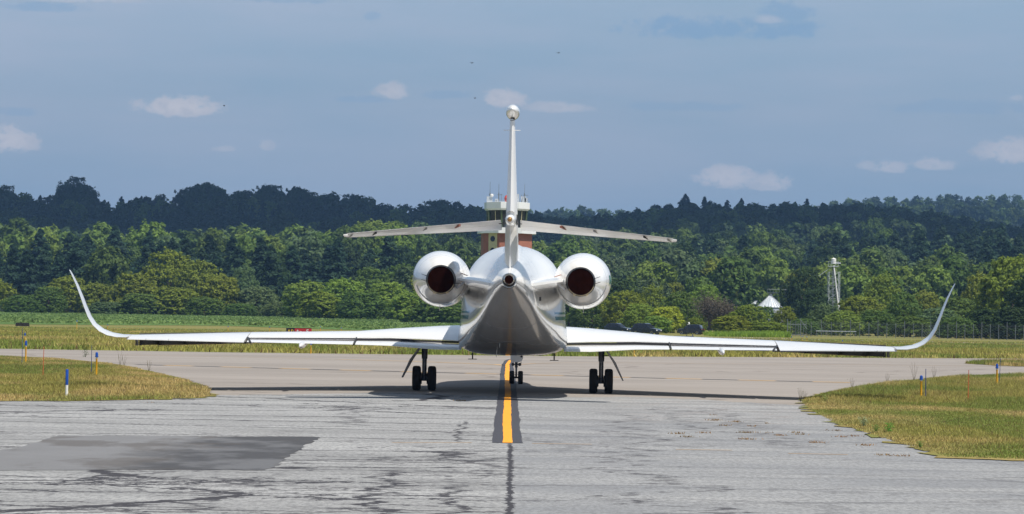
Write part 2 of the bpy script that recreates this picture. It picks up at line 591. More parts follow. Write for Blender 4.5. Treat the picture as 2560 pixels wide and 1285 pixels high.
def apron_material():
    m, nt, b = new_mat('cracked_apron_asphalt')
    k = NT(nt)
    p = k.pos()
    X, Y, Z = k.sepxyz(p)
    big = k.noise(k.mapping(p, (0.15, 0.5, 1)), 1.0, 5, 0.62)
    mid = k.noise(k.mapping(p, (1.2, 1.6, 1)), 1.0, 6, 0.7)
    fine = k.noise(k.mapping(p, (1, .35, 1)), 14.0, 5, 0.8)
    right = k.rng(X, -0.05, 0.15)
    cl = k.mix(k.rng(big, 0.35, 0.68), (0.250, 0.252, 0.248), (0.352, 0.354, 0.348))
    cr = k.mix(k.rng(big, 0.32, 0.70), (0.205, 0.212, 0.220), (0.300, 0.303, 0.300))
    far = k.rng(Y, 53, 55)
    rr = k.math('MULTIPLY', right, k.math('SUBTRACT', 1.0, k.math('MULTIPLY', far, 0.75)))
    c = k.mix(rr, cl, cr)
    # reddish weathering near the taxiway edge on the right
    c = k.mix(k.math('MULTIPLY', k.rng(mid, 0.48, 0.7, 0, 0.5), k.math('MULTIPLY', far, k.rng(X, 1.5, 3.5))), c, (0.27, 0.20, 0.17))
    c = k.mix(k.rng(fine, 0.40, 0.62, 0, 0.62), c, (0.12, 0.12, 0.125))
    c = k.mix(k.rng(mid, 0.55, 0.75, 0, 0.22), c, (0.17, 0.17, 0.175))
    # crack networks: ragged, so the lookup is pushed about by noise
    d1 = k.noise(p, 0.9, 6, 0.7, 1)
    v1 = k.mix(1.0, p, k.mix(1.0, d1, (0.5, 0.5, 0.5), 'SUBTRACT'), 'ADD')
    d2 = k.noise(p, 5.0, 4, 0.7, 1)
    v2 = k.mix(1.0, p, k.mix(1.0, k.mix(1.0, d2, (0.5, 0.5, 0.5), 'SUBTRACT'), (0.35, 0.35, 0.35), 'MULTIPLY'), 'ADD')
    dark = (0.030, 0.028, 0.033)
    leftness = k.rng(X, 1.2, -1.2, 0.30, 1.0)
    wob = k.noise(p, 1.7, 4, 0.6)
    e1 = k.edge(k.mapping(v1, (0.10, 0.26, 1)), 1.0)
    c = k.mix(k.math('MULTIPLY', k.rng(k.math('DIVIDE', e1, k.rng(wob, 0.3, 0.75, 0.35, 2.2, False)), 0.010, 0.020, 1.0, 0.0), leftness), c, dark)
    e2 = k.edge(k.mapping(v2, (0.22, 0.75, 1), loc=(5, 3, 0)), 1.0)
    near = k.rng(k.math('ADD', Y, k.math('MULTIPLY', big, 24.0)), 60, 46)
    amt2 = k.math('MULTIPLY', k.rng(k.noise(k.mapping(p, (0.25, 0.25, 1), loc=(9, 9, 0)), 1.0, 3), 0.34, 0.52), k.rng(X, 0.3, -0.4))
    c = k.mix(k.math('MULTIPLY', k.rng(e2, 0.010, 0.030, 1.0, 0.0), k.math('MULTIPLY', amt2, near)), c, dark)
    e3 = k.edge(k.mapping(v2, (0.9, 2.6, 1), loc=(2, 7, 0)), 1.0)
    amt3 = k.math('MULTIPLY', k.rng(k.noise(k.mapping(p, (0.35, 0.30, 1), loc=(19, 2, 0)), 1.0, 4), 0.46, 0.60), k.rng(X, 0.2, -0.6))
    c = k.mix(k.math('MULTIPLY', k.rng(e3, 0.015, 0.05, 0.75, 0.0), k.math('MULTIPLY', amt3, k.rng(Y, 52, 42))), c, dark)
    # sealed longitudinal cracks wandering towards the camera
    for x0, amp, y0, y1, w, a in ((-3.3, 1.0, 50, 60, 0.10, .8), (-0.95, 0.25, 44.5, 53, 0.045, .95), (-1.6, 0.7, 22, 36, 0.10, 1.0),
                                  (-3.7, 1.3, 22, 34, 0.09, .9), (1.9, 1.6, 25, 44, 0.085, .95), (2.6, 1.4, 44, 60, 0.10, .8),
                                  (0.02, 0.03, 10, 44.2, 0.045, 1.0), (5.0, 1.5, 44, 64, .12, .7), (-0.7, .5, 20, 33, .08, .95), (3.9, 1.2, 50, 64, .10, .7)):
        wv = k.noise(k.mapping(p, (0.15, 1.0, 1), loc=(x0 * 7, x0 * 3, 0)), 0.9, 6, 0.65)
        xx = k.math('SUBTRACT', k.math('SUBTRACT', X, x0), k.math('MULTIPLY', k.math('SUBTRACT', wv, 0.5), amp * 4))
        ww = k.rng(k.noise(p, 4.0, 5, 0.7), 0.35, 0.7, 0.0, w * 2, False)
        f = k.math('LESS_THAN', k.math('ABSOLUTE', xx), ww)
        f = k.math('MULTIPLY', f, k.math('MULTIPLY', k.rng(Y, y0 - 1, y0 + 1), k.rng(Y, y1 + 1, y1 - 1)))
        c = k.mix(k.math('MULTIPLY', f, a), c, dark)
    # thin transverse cracks every few metres
    wy = k.noise(k.mapping(p, (0.6, 0.05, 1)), 1.0, 6, 0.7)
    yy = k.math('ADD', Y, k.math('MULTIPLY', wy, 1.7))
    fr = k.math('ABSOLUTE', k.math('SUBTRACT', k.math('FRACT', k.math('DIVIDE', yy, 2.35)), 0.5))
    gate = k.rng(k.noise(k.mapping(p, (0.12, 0.42, 1)), 1.0, 2), 0.42, 0.55)
    c = k.mix(k.math('MULTIPLY', k.math('MULTIPLY', k.rng(fr, 0.012, 0.034, 1.0, 0.0), gate), k.rng(X, 1.0, -1.0, 0.35, 1.0)), c, dark)
    # oil spots
    sp = k.n('ShaderNodeTexVoronoi')
    nt.links.new(k.mapping(p, (0.9, 0.9, 1)), sp.inputs['Vector'])
    c = k.mix(k.rng(sp.outputs['Distance'], 0.03, 0.05, 0.7, 0.0), c, dark)
    nt.links.new(c, b.inputs['Base Color'])
    b.inputs['Roughness'].default_value = 0.88
    k.bump(k.math('ADD', fine, k.math('MULTIPLY', mid, 1.5)), 0.35, 0.01, b)
    return m


def patch_material():
    m, nt, b = new_mat('dark_patch_asphalt')
    k = NT(nt)
    p = k.pos()
    n1 = k.noise(k.mapping(p, (0.55, 0.42, 1), rot=(0, 0, 0.5)), 1.0, 6, 0.65)
    n2 = k.noise(k.mapping(p, (0.6, 0.35, 1), loc=(4, 1, 0)), 1.0, 5, 0.6)
    fine = k.noise(p, 30, 4, 0.75)
    c = k.mix(k.rng(n1, 0.40, 0.56), (0.110, 0.112, 0.118), (0.048, 0.048, 0.052))
    X = k.sepxyz(p)[0]
    c = k.mix(k.rng(k.math('ADD', X, k.math('MULTIPLY', n1, 3.0)), -3.2, -4.6, 0, .8), c, (0.185, 0.186, 0.19))
    c = k.mix(k.rng(n2, 0.50, 0.62, 0, 0.6), c, (0.066, 0.056, 0.049))
    c = k.mix(k.rng(fine, 0.4, 0.8, 0, 0.3), c, (0.05, 0.05, 0.05))
    nt.links.new(c, b.inputs['Base Color'])
    b.inputs['Roughness'].default_value = 0.85
    k.bump(fine, 0.35, 0.01, b)
    return m


def line_material(name, c, wear=0.35, under=(0.2, 0.19, 0.17)):
    m, nt, b = new_mat(name)
    k = NT(nt)
    p = k.pos()
    n1 = k.noise(p, 7.0, 6, 0.75)
    n2 = k.noise(k.mapping(p, (6, 0.6, 1)), 1.0, 4, 0.6)
    cc = k.mix(k.rng(n1, 0.58, 0.72, 0, wear), c, under)
    cc = k.mix(k.rng(n2, 0.5, 0.8, 0, 0.3), cc, tuple(x * 0.7 for x in c))
    nt.links.new(cc, b.inputs['Base Color'])
    b.inputs['Roughness'].default_value = 0.7
    return m


M['taxi'] = taxi_material()
M['apron'] = apron_material()
M['patch'] = patch_material()
M['line_yellow'] = line_material('yellow_line_paint', (0.84, 0.325, 0.016))
M['line_black'] = line_material('black_line_paint', (0.045, 0.045, 0.055), 0.25)
M['line_dash'] = line_material('weathered_yellow_line_paint', (0.60, 0.36, 0.12), 0.6)
M['line_faint'] = line_material('worn_orange_line_paint', (0.40, 0.27, 0.15), 0.8)


# ------------------------------------------------------------------ terrain
def pw(x, pts):
    return np.interp(x, [p[0] for p in pts], [p[1] for p in pts])


def horv(u):
    return 795 + (u - 1280) * 0.0157


SKY_B = [(-600, 480), (0, 478), (50, 490), (100, 493), (130, 480), (190, 458), (225, 490), (260, 502), (330, 497), (400, 493),
         (450, 480), (500, 462), (545, 472), (600, 482), (660, 467), (720, 470), (780, 487), (850, 492), (900, 492), (960, 512),
         (1040, 520), (1080, 503), (1130, 508), (1190, 528), (1330, 545), (1440, 548), (1560, 532), (1640, 515), (1700, 505), (1760, 502),
         (1820, 510), (1900, 505), (1960, 507), (2030, 510), (2080, 515), (2200, 520), (2300, 530), (2350, 542), (2400, 558), (2450, 565),
         (2560, 575), (3200, 600)]
SM_B = [(-600, 490), (0, 490), (400, 490), (700, 482), (900, 498), (1190, 525), (1440, 548), (1600, 528), (1760, 512), (2080, 515),
        (2300, 530), (2560, 575), (3200, 600)]
SKY_C = [(-600, 560), (1200, 545), (1330, 522), (1420, 521), (1500, 519), (1560, 525), (1700, 540), (1980, 530), (2080, 506), (2150, 500), (2250, 497),
         (2340, 487), (2400, 491), (2500, 493), (2560, 490), (3200, 500)]
SKY_A = [(-600, 553), (0, 553), (100, 563), (230, 570), (400, 578), (560, 570), (640, 566), (800, 562), (1000, 565), (1190, 600), (1400, 625),
         (1700, 610), (2000, 612), (2300, 600), (2560, 600), (3200, 600)]
H_B, H_C = 15.0, 16.0


def zline(u, tbl, Y, h):
    return CAM_H + (horv(u) - pw(u, tbl)) / F * Y - h


def tz(X, Y):
    u = 1280 + F * X / np.maximum(Y, 300.0)
    u = np.clip(u, -600, 3200)
    a = np.clip(zline(u, SKY_A, 1000.0, 13.0), 4, 60)
    bb = zline(u, SM_B, 1700.0, H_B)
    cc = zline(u, SKY_C, 3000.0, H_C)
    l = (u < 1100)
    k600 = np.where(u < 1000, 1.0, 0.3)
    k700 = np.where(u < 1000, 2.0, 2.0)
    keys = [(350, 0 * a), (600, k600), (700, k700), (1000, a), (1180, np.where(l, a - 3, a + (bb - a) * 0.22)), (1700, bb), (2000, bb * 0.9), (3000, cc), (3600, cc * 0.9), (5200, cc * 0.3)]
    z = np.zeros_like(X)
    for (y0, z0), (y1, z1) in zip(keys, keys[1:]):
        t = np.clip((Y - y0) / (y1 - y0), 0, 1)
        z = np.where((Y >= y0) & (Y < y1), z0 + (z1 - z0) * t, z)
    return z


ys = np.concatenate([np.arange(-1400, 300, 60), np.arange(300, 800, 15), np.arange(800, 2000, 30), np.arange(2000, 4500, 90)])
ts = np.linspace(-1, 1, 121)
xs_ = np.sign(ts) * (np.abs(ts) ** 1.8) * 2900
XX, YY = np.meshgrid(xs_, ys)
ZZ = tz(XX, YY)
nr, nc = XX.shape
idx = np.arange(nr * nc).reshape(nr, nc)
quads = np.stack([idx[:-1, :-1], idx[:-1, 1:], idx[1:, 1:], idx[1:, :-1]], -1).reshape(-1, 4)
gm = np_mesh('ground', np.stack([XX, YY, ZZ], -1).reshape(-1, 3), quads, None, smooth=True)
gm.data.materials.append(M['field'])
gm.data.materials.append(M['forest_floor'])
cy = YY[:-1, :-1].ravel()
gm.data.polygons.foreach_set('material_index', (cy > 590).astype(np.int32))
tag(gm, kind='structure')


def sheet(name, pts, z, mat, parent=None, sub=None):
    me = bpy.data.meshes.new(name)
    me.from_pydata([(p[0], p[1], z) for p in pts], [], [tuple(range(len(pts)))])
    o = link_mesh(name, me, mat, parent)
    import bmesh
    bm = bmesh.new()
    bm.from_mesh(me)
    bmesh.ops.triangulate(bm, faces=bm.faces, ngon_method='EAR_CLIP')
    bmesh.ops.recalc_face_normals(bm, faces=bm.faces)
    for f in bm.faces:
        if f.normal.z < 0: f.normal_flip()
    bm.to_mesh(me)
    bm.free()
    return o


def ragged(pts, step=0.6, amp=0.12, closed=True):
    out = []
    n = len(pts)
    rr = random.Random(len(pts) * 31 + 5)
    for i in range(n if closed else n - 1):
        a, b = Vector(pts[i][:2]), Vector(pts[(i + 1) % n][:2])
        k_ = max(1, int(min((b - a).length, 80) / step))
        for j in range(k_):
            p = a.lerp(b, j / k_)
            out.append((p.x + rr.uniform(-amp, amp), p.y + rr.uniform(-amp, amp) * 1.5))
    return out


far_edge = [(-140, 112), (-60, 128), gr(0, 872), gr(560, 881), gr(1150, 888), gr(1420, 891), gr(1900, 893), gr(2560, 897), (60, 190), (140, 250)]
taxi_pts = [(-140, -200), (140, -200)] + [tuple(p[:2]) for p in reversed(far_edge)]
tag(sheet('taxiway', taxi_pts, 0.004, M['taxi']), kind='structure')
ap = [gr(-300, 1004), gr(0, 1000), gr(400, 992), gr(525, 989), gr(700, 987), gr(860, 984), gr(1000, 983), gr(1250, 992), gr(1400, 994), gr(1560, 992), gr(1700, 997),
      gr(1850, 1006), gr(2005, 1014), gr(2300, 1018), gr(2900, 1040)]
ap2 = [(p[0], p[1]) for p in ap]
mid_ = ragged(ap2, 0.35, 0.25, closed=False)
tag(sheet('apron', [(-60, 66), (-60, -190), (60, -190), (60, 60)][0:0] + [(-60, 60)] + mid_ + [(60, 50), (60, -190), (-60, -190)], 0.008, M['apron']), kind='structure')
pa = [gr(145, 1090), gr(803, 1094), gr(770, 1112), gr(735, 1135), gr(700, 1160), gr(668, 1177), gr(330, 1176), gr(-60, 1178), gr(-60, 1135), gr(60, 1118)]
tag(sheet('asphalt_patch', ragged([(p[0], p[1]) for p in pa], 0.3, 0.05), 0.012, M['patch']), kind='structure')


# painted lines
def ribbon(name, pts, w, z, mat, parent=None, wob=0.0, kind='structure'):
    """flat painted strip along a polyline of ground points"""
    P = [Vector((p[0], p[1])) for p in pts]
    if wob:
        Q = []
        for a, b in zip(P, P[1:]):
            n = max(1, int((b - a).length / 0.4))
            Q += [a.lerp(b, j / n) for j in range(n)]
        P = Q + [P[-1]]
    vv, ff = [], []
    rr = random.Random(int(w * 1000))
    a1 = a2 = 0
    for i, p in enumerate(P):
        d = (P[min(i + 1, len(P) - 1)] - P[max(i - 1, 0)]).normalized()
        nrm = Vector((-d.y, d.x))
        a1 = a1 * 0.8 + rr.uniform(-wob, wob) * 0.6
        a2 = a2 * 0.8 + rr.uniform(-wob, wob) * 0.6
        vv += [(*(p - nrm * (w / 2 + a1)), z), (*(p + nrm * (w / 2 + a2)), z)]
    for i in range(len(P) - 1):
        ff.append((2 * i, 2 * i + 2, 2 * i + 3, 2 * i + 1))
    me = bpy.data.meshes.new(name)
    me.from_pydata(vv, [], ff)
    o = link_mesh(name, me, mat, parent)
    if kind: o['kind'] = kind
    return o


cl = [gr(1269, 1109), gr(1268, 1060), gr(1268, 1030), gr(1270, 990), gr(1269, 960), gr(1268, 930), gr(1269, 912), gr(1275, 902), gr(1284, 899)]
ribbon('centreline_border', [gr(1269, 1109)] + cl[1:], 0.54, 0.014, M['line_black'], wob=0.02)
ribbon('centreline', cl, 0.18, 0.018, M['line_yellow'], wob=0.012)
lead = [gr(1262, 914), gr(1240, 912), gr(1180, 909.5), gr(1090, 906), gr(1000, 903), gr(850, 899)]
ribbon('lead_line', lead, 0.30, 0.014, M['line_dash'])
ribbon('lead_line', [gr(1280, 913), gr(1340, 909), gr(1400, 907.5), gr(1600, 908), gr(2100, 912), gr(2560, 917)], 0.22, 0.014, M['line_faint'])
ribbon('lead_line', [gr(850, 899), gr(600, 893), gr(300, 888)], 0.22, 0.014, M['line_faint'])
dl = [gr(340, 912), gr(1060, 931), gr(1280, 936.7), gr(1600, 945), gr(2180, 958.5)]
pts = []
for a, b in zip(dl, dl[1:]):
    n = max(1, round((b - a).length / 0.2))
    pts += [a.lerp(b, j / n) for j in range(n)]
acc, i0, dark_ = 0, 0, True
for i in range(1, len(pts)):
    acc += (pts[i] - pts[i - 1]).length
    if acc > 1.23:
        if dark_:
            ribbon('dash_line', [pts[i0], pts[i]], 0.42, 0.014, M['line_black'], None)
        else:
            ribbon('dash_line', [pts[i0], pts[i]], 0.42, 0.014, M['line_dash'], None)
        acc, i0, dark_ = 0, i, not dark_
for a, b in ((( 1690, 1125), (1830, 1127)), ((1970, 1135), (2120, 1138)), ((1330, 1110), (1480, 1112)), ((980, 1108), (1180, 1108))):
    ribbon('worn_line', [gr(*a), gr(*b)], 0.10, 0.012, M['line_faint'])

# ------------------------------------------------------------------ grass islands and far grass
left_island = [gr(-500, 1014), gr(-200, 1009), gr(0, 1005), gr(120, 1005), gr(250, 1003), gr(400, 1000), gr(500, 997), gr(526, 992), gr(524, 982), gr(505, 968), gr(470, 955),
               gr(430, 944), gr(370, 930), gr(300, 916), gr(240, 907), gr(120, 898), gr(0, 893), gr(-500, 880)]
right_island = [gr(2006, 1009), gr(2030, 1030), gr(2080, 1056), gr(2140, 1077), gr(2200, 1097), gr(2290, 1124), gr(2370, 1146), gr(2560, 1153), gr(2900, 1166),
                gr(3000, 960), gr(2600, 944), gr(2450, 942), gr(2300, 952), gr(2190, 962), gr(2120, 976), gr(2050, 988), gr(2012, 998)]
small_island = [gr(2412, 909), gr(2470, 905.5), gr(2560, 904), gr(2700, 905), gr(2700, 922), gr(2560, 917), gr(2480, 914)]
strip_isl = [tuple(p[:2]) for p in far_edge]
for nm, isl in (('grass_island', left_island), ('grass_island', right_island), ('grass_island', small_island)):
    tag(sheet(nm, ragged([(p[0], p[1]) for p in isl], 0.35, 0.28), 0.022, M['island']), kind='structure')


def inside(px, py, poly):
    x = np.array([p[0] for p in poly])
    y = np.array([p[1] for p in poly])
    res = np.zeros(len(px), bool)
    j = len(poly) - 1
    for i in range(len(poly)):
        c = ((y[i] > py) != (y[j] > py)) & (px < (x[j] - x[i]) * (py - y[i]) / (y[j] - y[i] + 1e-9) + x[i])
        res ^= c
        j = i
    return res


def edge_dist(px, py, poly):
    d = np.full(len(px), 1e9)
    n = len(poly)
    for i in range(n):
        ax, ay = poly[i][0], poly[i][1]
        bx, by = poly[(i + 1) % n][0], poly[(i + 1) % n][1]
        l2 = (bx - ax) ** 2 + (by - ay) ** 2 + 1e-9
        t = np.clip(((px - ax) * (bx - ax) + (py - ay) * (by - ay)) / l2, 0, 1)
        d = np.minimum(d, np.hypot(px - ax - t * (bx - ax), py - ay - t * (by - ay)))
    return d


def vnoise(x, y, s, seed=0):
    """cheap smooth value noise for placing things"""
    g_ = np.random.default_rng(seed).random((64, 64))
    xi, yi = x * s, y * s
    x0, y0 = np.floor(xi).astype(int), np.floor(yi).astype(int)
    fx, fy = xi - x0, yi - y0
    fx, fy = fx * fx * (3 - 2 * fx), fy * fy * (3 - 2 * fy)
    a = g_[x0 % 64, y0 % 64]
    b = g_[(x0 + 1) % 64, y0 % 64]
    c = g_[x0 % 64, (y0 + 1) % 64]
    d = g_[(x0 + 1) % 64, (y0 + 1) % 64]
    return (a * (1 - fx) + b * fx) * (1 - fy) + (c * (1 - fx) + d * fx) * fy


def blades(name, px, py, pz, h, w, tint, lean=0.35):
    """one narrow triangle per blade"""
    n = len(px)
    ang = RNG.uniform(0, 2 * np.pi, n)
    la = RNG.uniform(0, 2 * np.pi, n)
    dx, dy = np.cos(ang) * w / 2, np.sin(ang) * w / 2
    lx, ly = np.cos(la) * lean * h * RNG.random(n), np.sin(la) * lean * h * RNG.random(n)
    v = np.empty((n, 3, 3), np.float32)
    v[:, 0] = np.stack([px - dx, py - dy, pz], -1)
    v[:, 1] = np.stack([px + dx, py + dy, pz], -1)
    v[:, 2] = np.stack([px + lx, py + ly, pz + h], -1)
    f = np.arange(3 * n).reshape(n, 3)
    col_ = np.concatenate([tint, np.ones((n, 1))], 1)
    o = np_mesh(name, v.reshape(-1, 3), f, M['grassblade'], attrs={'tint': ('FLOAT_COLOR', 'FACE', col_), 'var': ('FLOAT', 'FACE', RNG.random(n))})
    return o


G_GREEN, G_OLIVE, G_TAN = np.array([0.22, 0.27, 0.065]), np.array([0.39, 0.345, 0.10]), np.array([0.62, 0.46, 0.20])
G_BROWN = np.array([0.20, 0.13, 0.07])


def grass_tint(px, py, tan_bias, seed=3):
    a = vnoise(px, py * 0.6, 0.35, seed)[:, None]
    b = vnoise(px, py * 0.5, 0.55, seed + 1)[:, None]
    c = np.where(a > 0.5, G_GREEN, G_OLIVE) * (1 - 0.5) + (G_GREEN * a + G_OLIVE * (1 - a)) * 0.5
    t = np.clip((b - 0.62) * 3 + tan_bias[:, None], 0, 1) * RNG.random((len(px), 1)) ** 0.3
    c = c * (1 - t) + G_TAN * t
    br = (RNG.random((len(px), 1)) < 0.10)
    return np.where(br, G_BROWN, c)


def fill(poly, n, ylim=None):
    xs = np.array([p[0] for p in poly])
    y_ = np.array([p[1] for p in poly])
    lo, hi = (y_.min(), y_.max()) if ylim is None else ylim
    k_ = n * 4
    # as many blades per pixel near and far: thin out with distance
    px = RNG.uniform(xs.min(), xs.max(), k_)
    py = RNG.uniform(lo, hi, k_)
    vis = (np.abs(px) < 0.212 * py + 1.5)
    px, py = px[vis], py[vis]
    m = inside(px, py, poly)
    return px[m][:n], py[m][:n]


POSTS = [gr(240.8, 944), gr(64, 912), gr(2302.6, 996), gr(2492, 969), gr(166.4, 993)]


def near_post(px, py):
    m_ = np.ones(len(px))
    for p_ in POSTS:
        m_ = np.where((np.abs(px - p_.x) < .16) & (py < p_.y + .1) & (py > p_.y - 5), .25, m_)
    return m_


# left island: rough knee-high grass, drier along the edges
px, py = fill(left_island, 190000)
ed = edge_dist(px, py, left_island)
tall = vnoise(px, py, 0.5, 9)
h = (0.05 + 0.13 * tall) * RNG.uniform(0.5, 1.4, len(px)) * np.clip(0.45 + ed * 0.25, 0.45, 1.0)
bush = np.clip(1 - np.hypot((px + 8.5) / 1.5, (py - 72) / 5.0), 0, 1)
h *= (1 + 1.8 * bush) * near_post(px, py)
o = blades('rough_grass', px, py, np.full(len(px), 0.03), h, 0.030, grass_tint(px, py, np.clip(1.1 - ed * 0.20, 0, 0.95) + 0.4 * bush), 1.1)
tag(o, 'rough knee-high grass on the island around the blue and white post', 'grass', kind='stuff')
# right island: tall at the back, mown at the front
px, py = fill(right_island, 260000)
ed = edge_dist(px, py, right_island)
back = np.clip((py - 66) / 5, 0, 1)
tall = vnoise(px, py, 0.5, 19)
h = (0.022 + 0.03 * tall + back * (0.03 + 0.15 * tall)) * RNG.uniform(0.5, 1.4, len(px))
front = np.clip((np.hypot((px - 8.2), (py - 50) / 3) < 2.0), 0, 1)
h *= (1 + 0.8 * front) * near_post(px, py) * np.clip(.3 + ed * .8, .3, 1)
band = np.exp(-((py - 64) / 2.5) ** 2)
o = blades('mown_grass', px, py, np.full(len(px), 0.03), h, 0.022, grass_tint(px, py, np.clip(0.9 - ed * 0.45, 0, 0.8) + 0.45 * band - 0.1 * back, 23), 1.1)
tag(o, 'mown and weedy grass on the island with the two yellow edge lights', 'grass', kind='stuff')
px, py = fill(small_island, 9000)
o = blades('dry_grass', px, py, np.full(len(px), 0.03), RNG.uniform(0.08, 0.25, len(px)), 0.05, grass_tint(px, py, np.full(len(px), 0.5), 41), 0.5)
tag(o, 'small strip of dry grass between the two taxiway arms', 'grass', kind='stuff')
# wide grass beyond the taxiway, thinning out with distance
bandp = [tuple(p[:2]) for p in far_edge] + [(100, 345), (-100, 345)]
px, py = fill(bandp, 230000, (125, 345))
keep = RNG.random(len(px)) < np.clip(1.2 - (py - 140) / 220, 0.25, 1)
px, py = px[keep], py[keep]
ed = edge_dist(px, py, [tuple(p[:2]) for p in far_edge] + [(300, 900), (-300, 900)])
dbright = np.clip(1 - ed / 3.0, 0, 1)
tb = 0.25 + 0.5 * dbright * (vnoise(px, py, 0.4, 77) > 0.4) + 0.25 * (vnoise(px * 0.2, py, 0.06, 5) - 0.4) - 0.3 * np.exp(-((py - 215) / 22) ** 2)
o = blades('far_grass', px, py, np.zeros(len(px)), RNG.uniform(0.08, 0.34, len(px)) * np.clip(1.25 - (py - 140) / 220, .3, 1), 0.10, grass_tint(px * 0.4, py * 0.3, tb, 51) * np.array([0.98, 1.02, 0.9]), 0.9)
tag(o, 'olive and tan rough grass on the far side of the taxiway', 'grass', kind='stuff')


def weed(loc, hgt, n, tint, label, name='weed', group=None):
    rr = np.random.default_rng(int(abs(loc[0] * 100 + loc[1] * 10)))
    t = rr.random(n)
    a = rr.uniform(0, 2 * np.pi, n)
    r_ = rr.random(n) * hgt * 0.45
    cx, cy_, cz = r_ * np.cos(a) * (0.4 + t), r_ * np.sin(a) * (0.4 + t), t * hgt
    vv, ff = [], []
    mb = MB()
    for i in range(n):
        s_ = min(hgt, .34) * rr.uniform(0.05, 0.11) * (.55 if n < 40 else 1)
        d = Vector((rr.normal(), rr.normal(), rr.normal() * 0.5)).normalized() * s_
        e = Vector((-d.y, d.x, rr.normal() * s_)).normalized() * s_ * 0.45
        c = Vector((cx[i], cy_[i], cz[i]))
        mb.add([c - d, c + e, c + d, c - e], [(0, 1, 2, 3)])
    me = bpy.data.meshes.new(name)
    for i in range(5):
        mb.tube((0, 0, 0), (math.cos(i * 1.3) * hgt * 0.2, math.sin(i * 1.3) * hgt * 0.2, hgt * (0.8 + 0.2 * (i % 2))), 0.006, 0.003, 3, False)
    me.from_pydata(mb.v, [], mb.f)
    at_ = me.attributes.new('var', 'FLOAT', 'FACE')
    at_.data.foreach_set('value', rr.random(len(me.polygons)).astype(np.float32))
    o = link_mesh(name, me, M['leaf'])
    o.location = loc
    o.color = (*tint, 1)
    return tag(o, label, 'weed', group)


W = 'weeds at the pavement edges'
weed(gr(2160, 1070), 0.24, 220, (0.30, 0.36, 0.20), 'pale silvery weed on the lower edge of the right grass island', group=W)
weed(gr(2222, 1085), 0.22, 260, (0.16, 0.36, 0.06), 'bright green leafy weed beside the pale silvery weed', group=W)
weed(gr(2300, 1122), 0.14, 160, (0.15, 0.28, 0.06), 'low green weed clump nearest the camera on the island edge', group=W)
weed(gr(2190, 1084), 0.18, 160, (0.15, 0.28, 0.06), 'green weed between the silvery weed and the bright leafy one', group=W)
weed(gr(2063, 1010), 0.26, 140, (0.24, 0.30, 0.09), 'tall green weed near the tip of the right island', group=W)
weed(gr(214, 893), 0.75, 200, (0.07, 0.12, 0.03), 'tall bushy green weed behind the yellow light on the left island', group=W)
for i, (u, v, hh, tn) in enumerate(((300, 915, .6, 'thin'), (372, 930, .45, 'small'), (310, 918, .5, 'wiry'))):
    weed(gr(u, v), hh, 26, (0.16, 0.14, 0.05), f'{tn} dry seed-head weed on the back edge of the left island', group=W)
for i, (u, v, hh, tn) in enumerate(((2130, 975, .4, 'first short'), (2218, 962, .42, 'second short'), (2285, 955, .75, 'tallest'), (2335, 950, .55, 'bushy'), (2001, 1005, .40, 'sparse reddish'), (2012, 1003, .28, 'low reddish'))):
    weed(gr(u, v), hh, 26, (0.15, 0.13, 0.06), f'{tn} dry stalk weed standing up from the right island edge', group=W)
# tufts growing in the apron cracks
cr_spots = [(1985, 1083), (2003, 1088), (2090, 1078), (1694, 1086), (1720, 1094), (1860, 1083), (1842, 1056), (1785, 1052), (1812, 1066), (1950, 1090), (2040, 1108), (2105, 1094),
            (2134, 1092), (2165, 1115), (1905, 1083), (1868, 1100), (1880, 1067), (1920, 1060), (370, 1008), (1152, 1003), (2215, 1140), (2253, 1142), (1790, 1039), (1760, 1084)]
px, py, hh_ = [], [], []
for (u, v) in cr_spots:
    c = gr(u, v)
    m_ = random.randint(10, 60)
    px += [c.x + random.gauss(0, .09) for _ in range(m_)]
    py += [c.y + random.gauss(0, .10) for _ in range(m_)]
    hh_ += [random.uniform(0.01, 0.045) for _ in range(m_)]
px, py = np.array(px), np.array(py)
o = blades('crack_grass', px, py, np.full(len(px), 0.012), np.array(hh_), 0.02, grass_tint(px, py, np.full(len(px), 0.6), 61) * np.array([.75, .50, .6]), 1.6)
tag(o, 'small dry tufts growing in the apron cracks', 'grass', kind='stuff')

ribbon('runway_strip', [at(2230, 866, 246), at(2560, 870, 246), Vector((90, 246, 0))], 5.0, 0.004, M['taxi'])
ribbon('service_road', [gr(1500, 838), gr(1800, 843), gr(2000, 848.5), gr(2560, 859)], 9.0, 0.004, M['taxi'])
# crop field
ce = [gr(-900, 800), gr(0, 812.5), gr(560, 818), gr(850, 826), gr(1000, 829), gr(1150, 833)]
xs = np.array([p.x for p in ce])
yf = np.array([p.y for p in ce])


def crop_front(x):
    return np.interp(x, xs, yf)


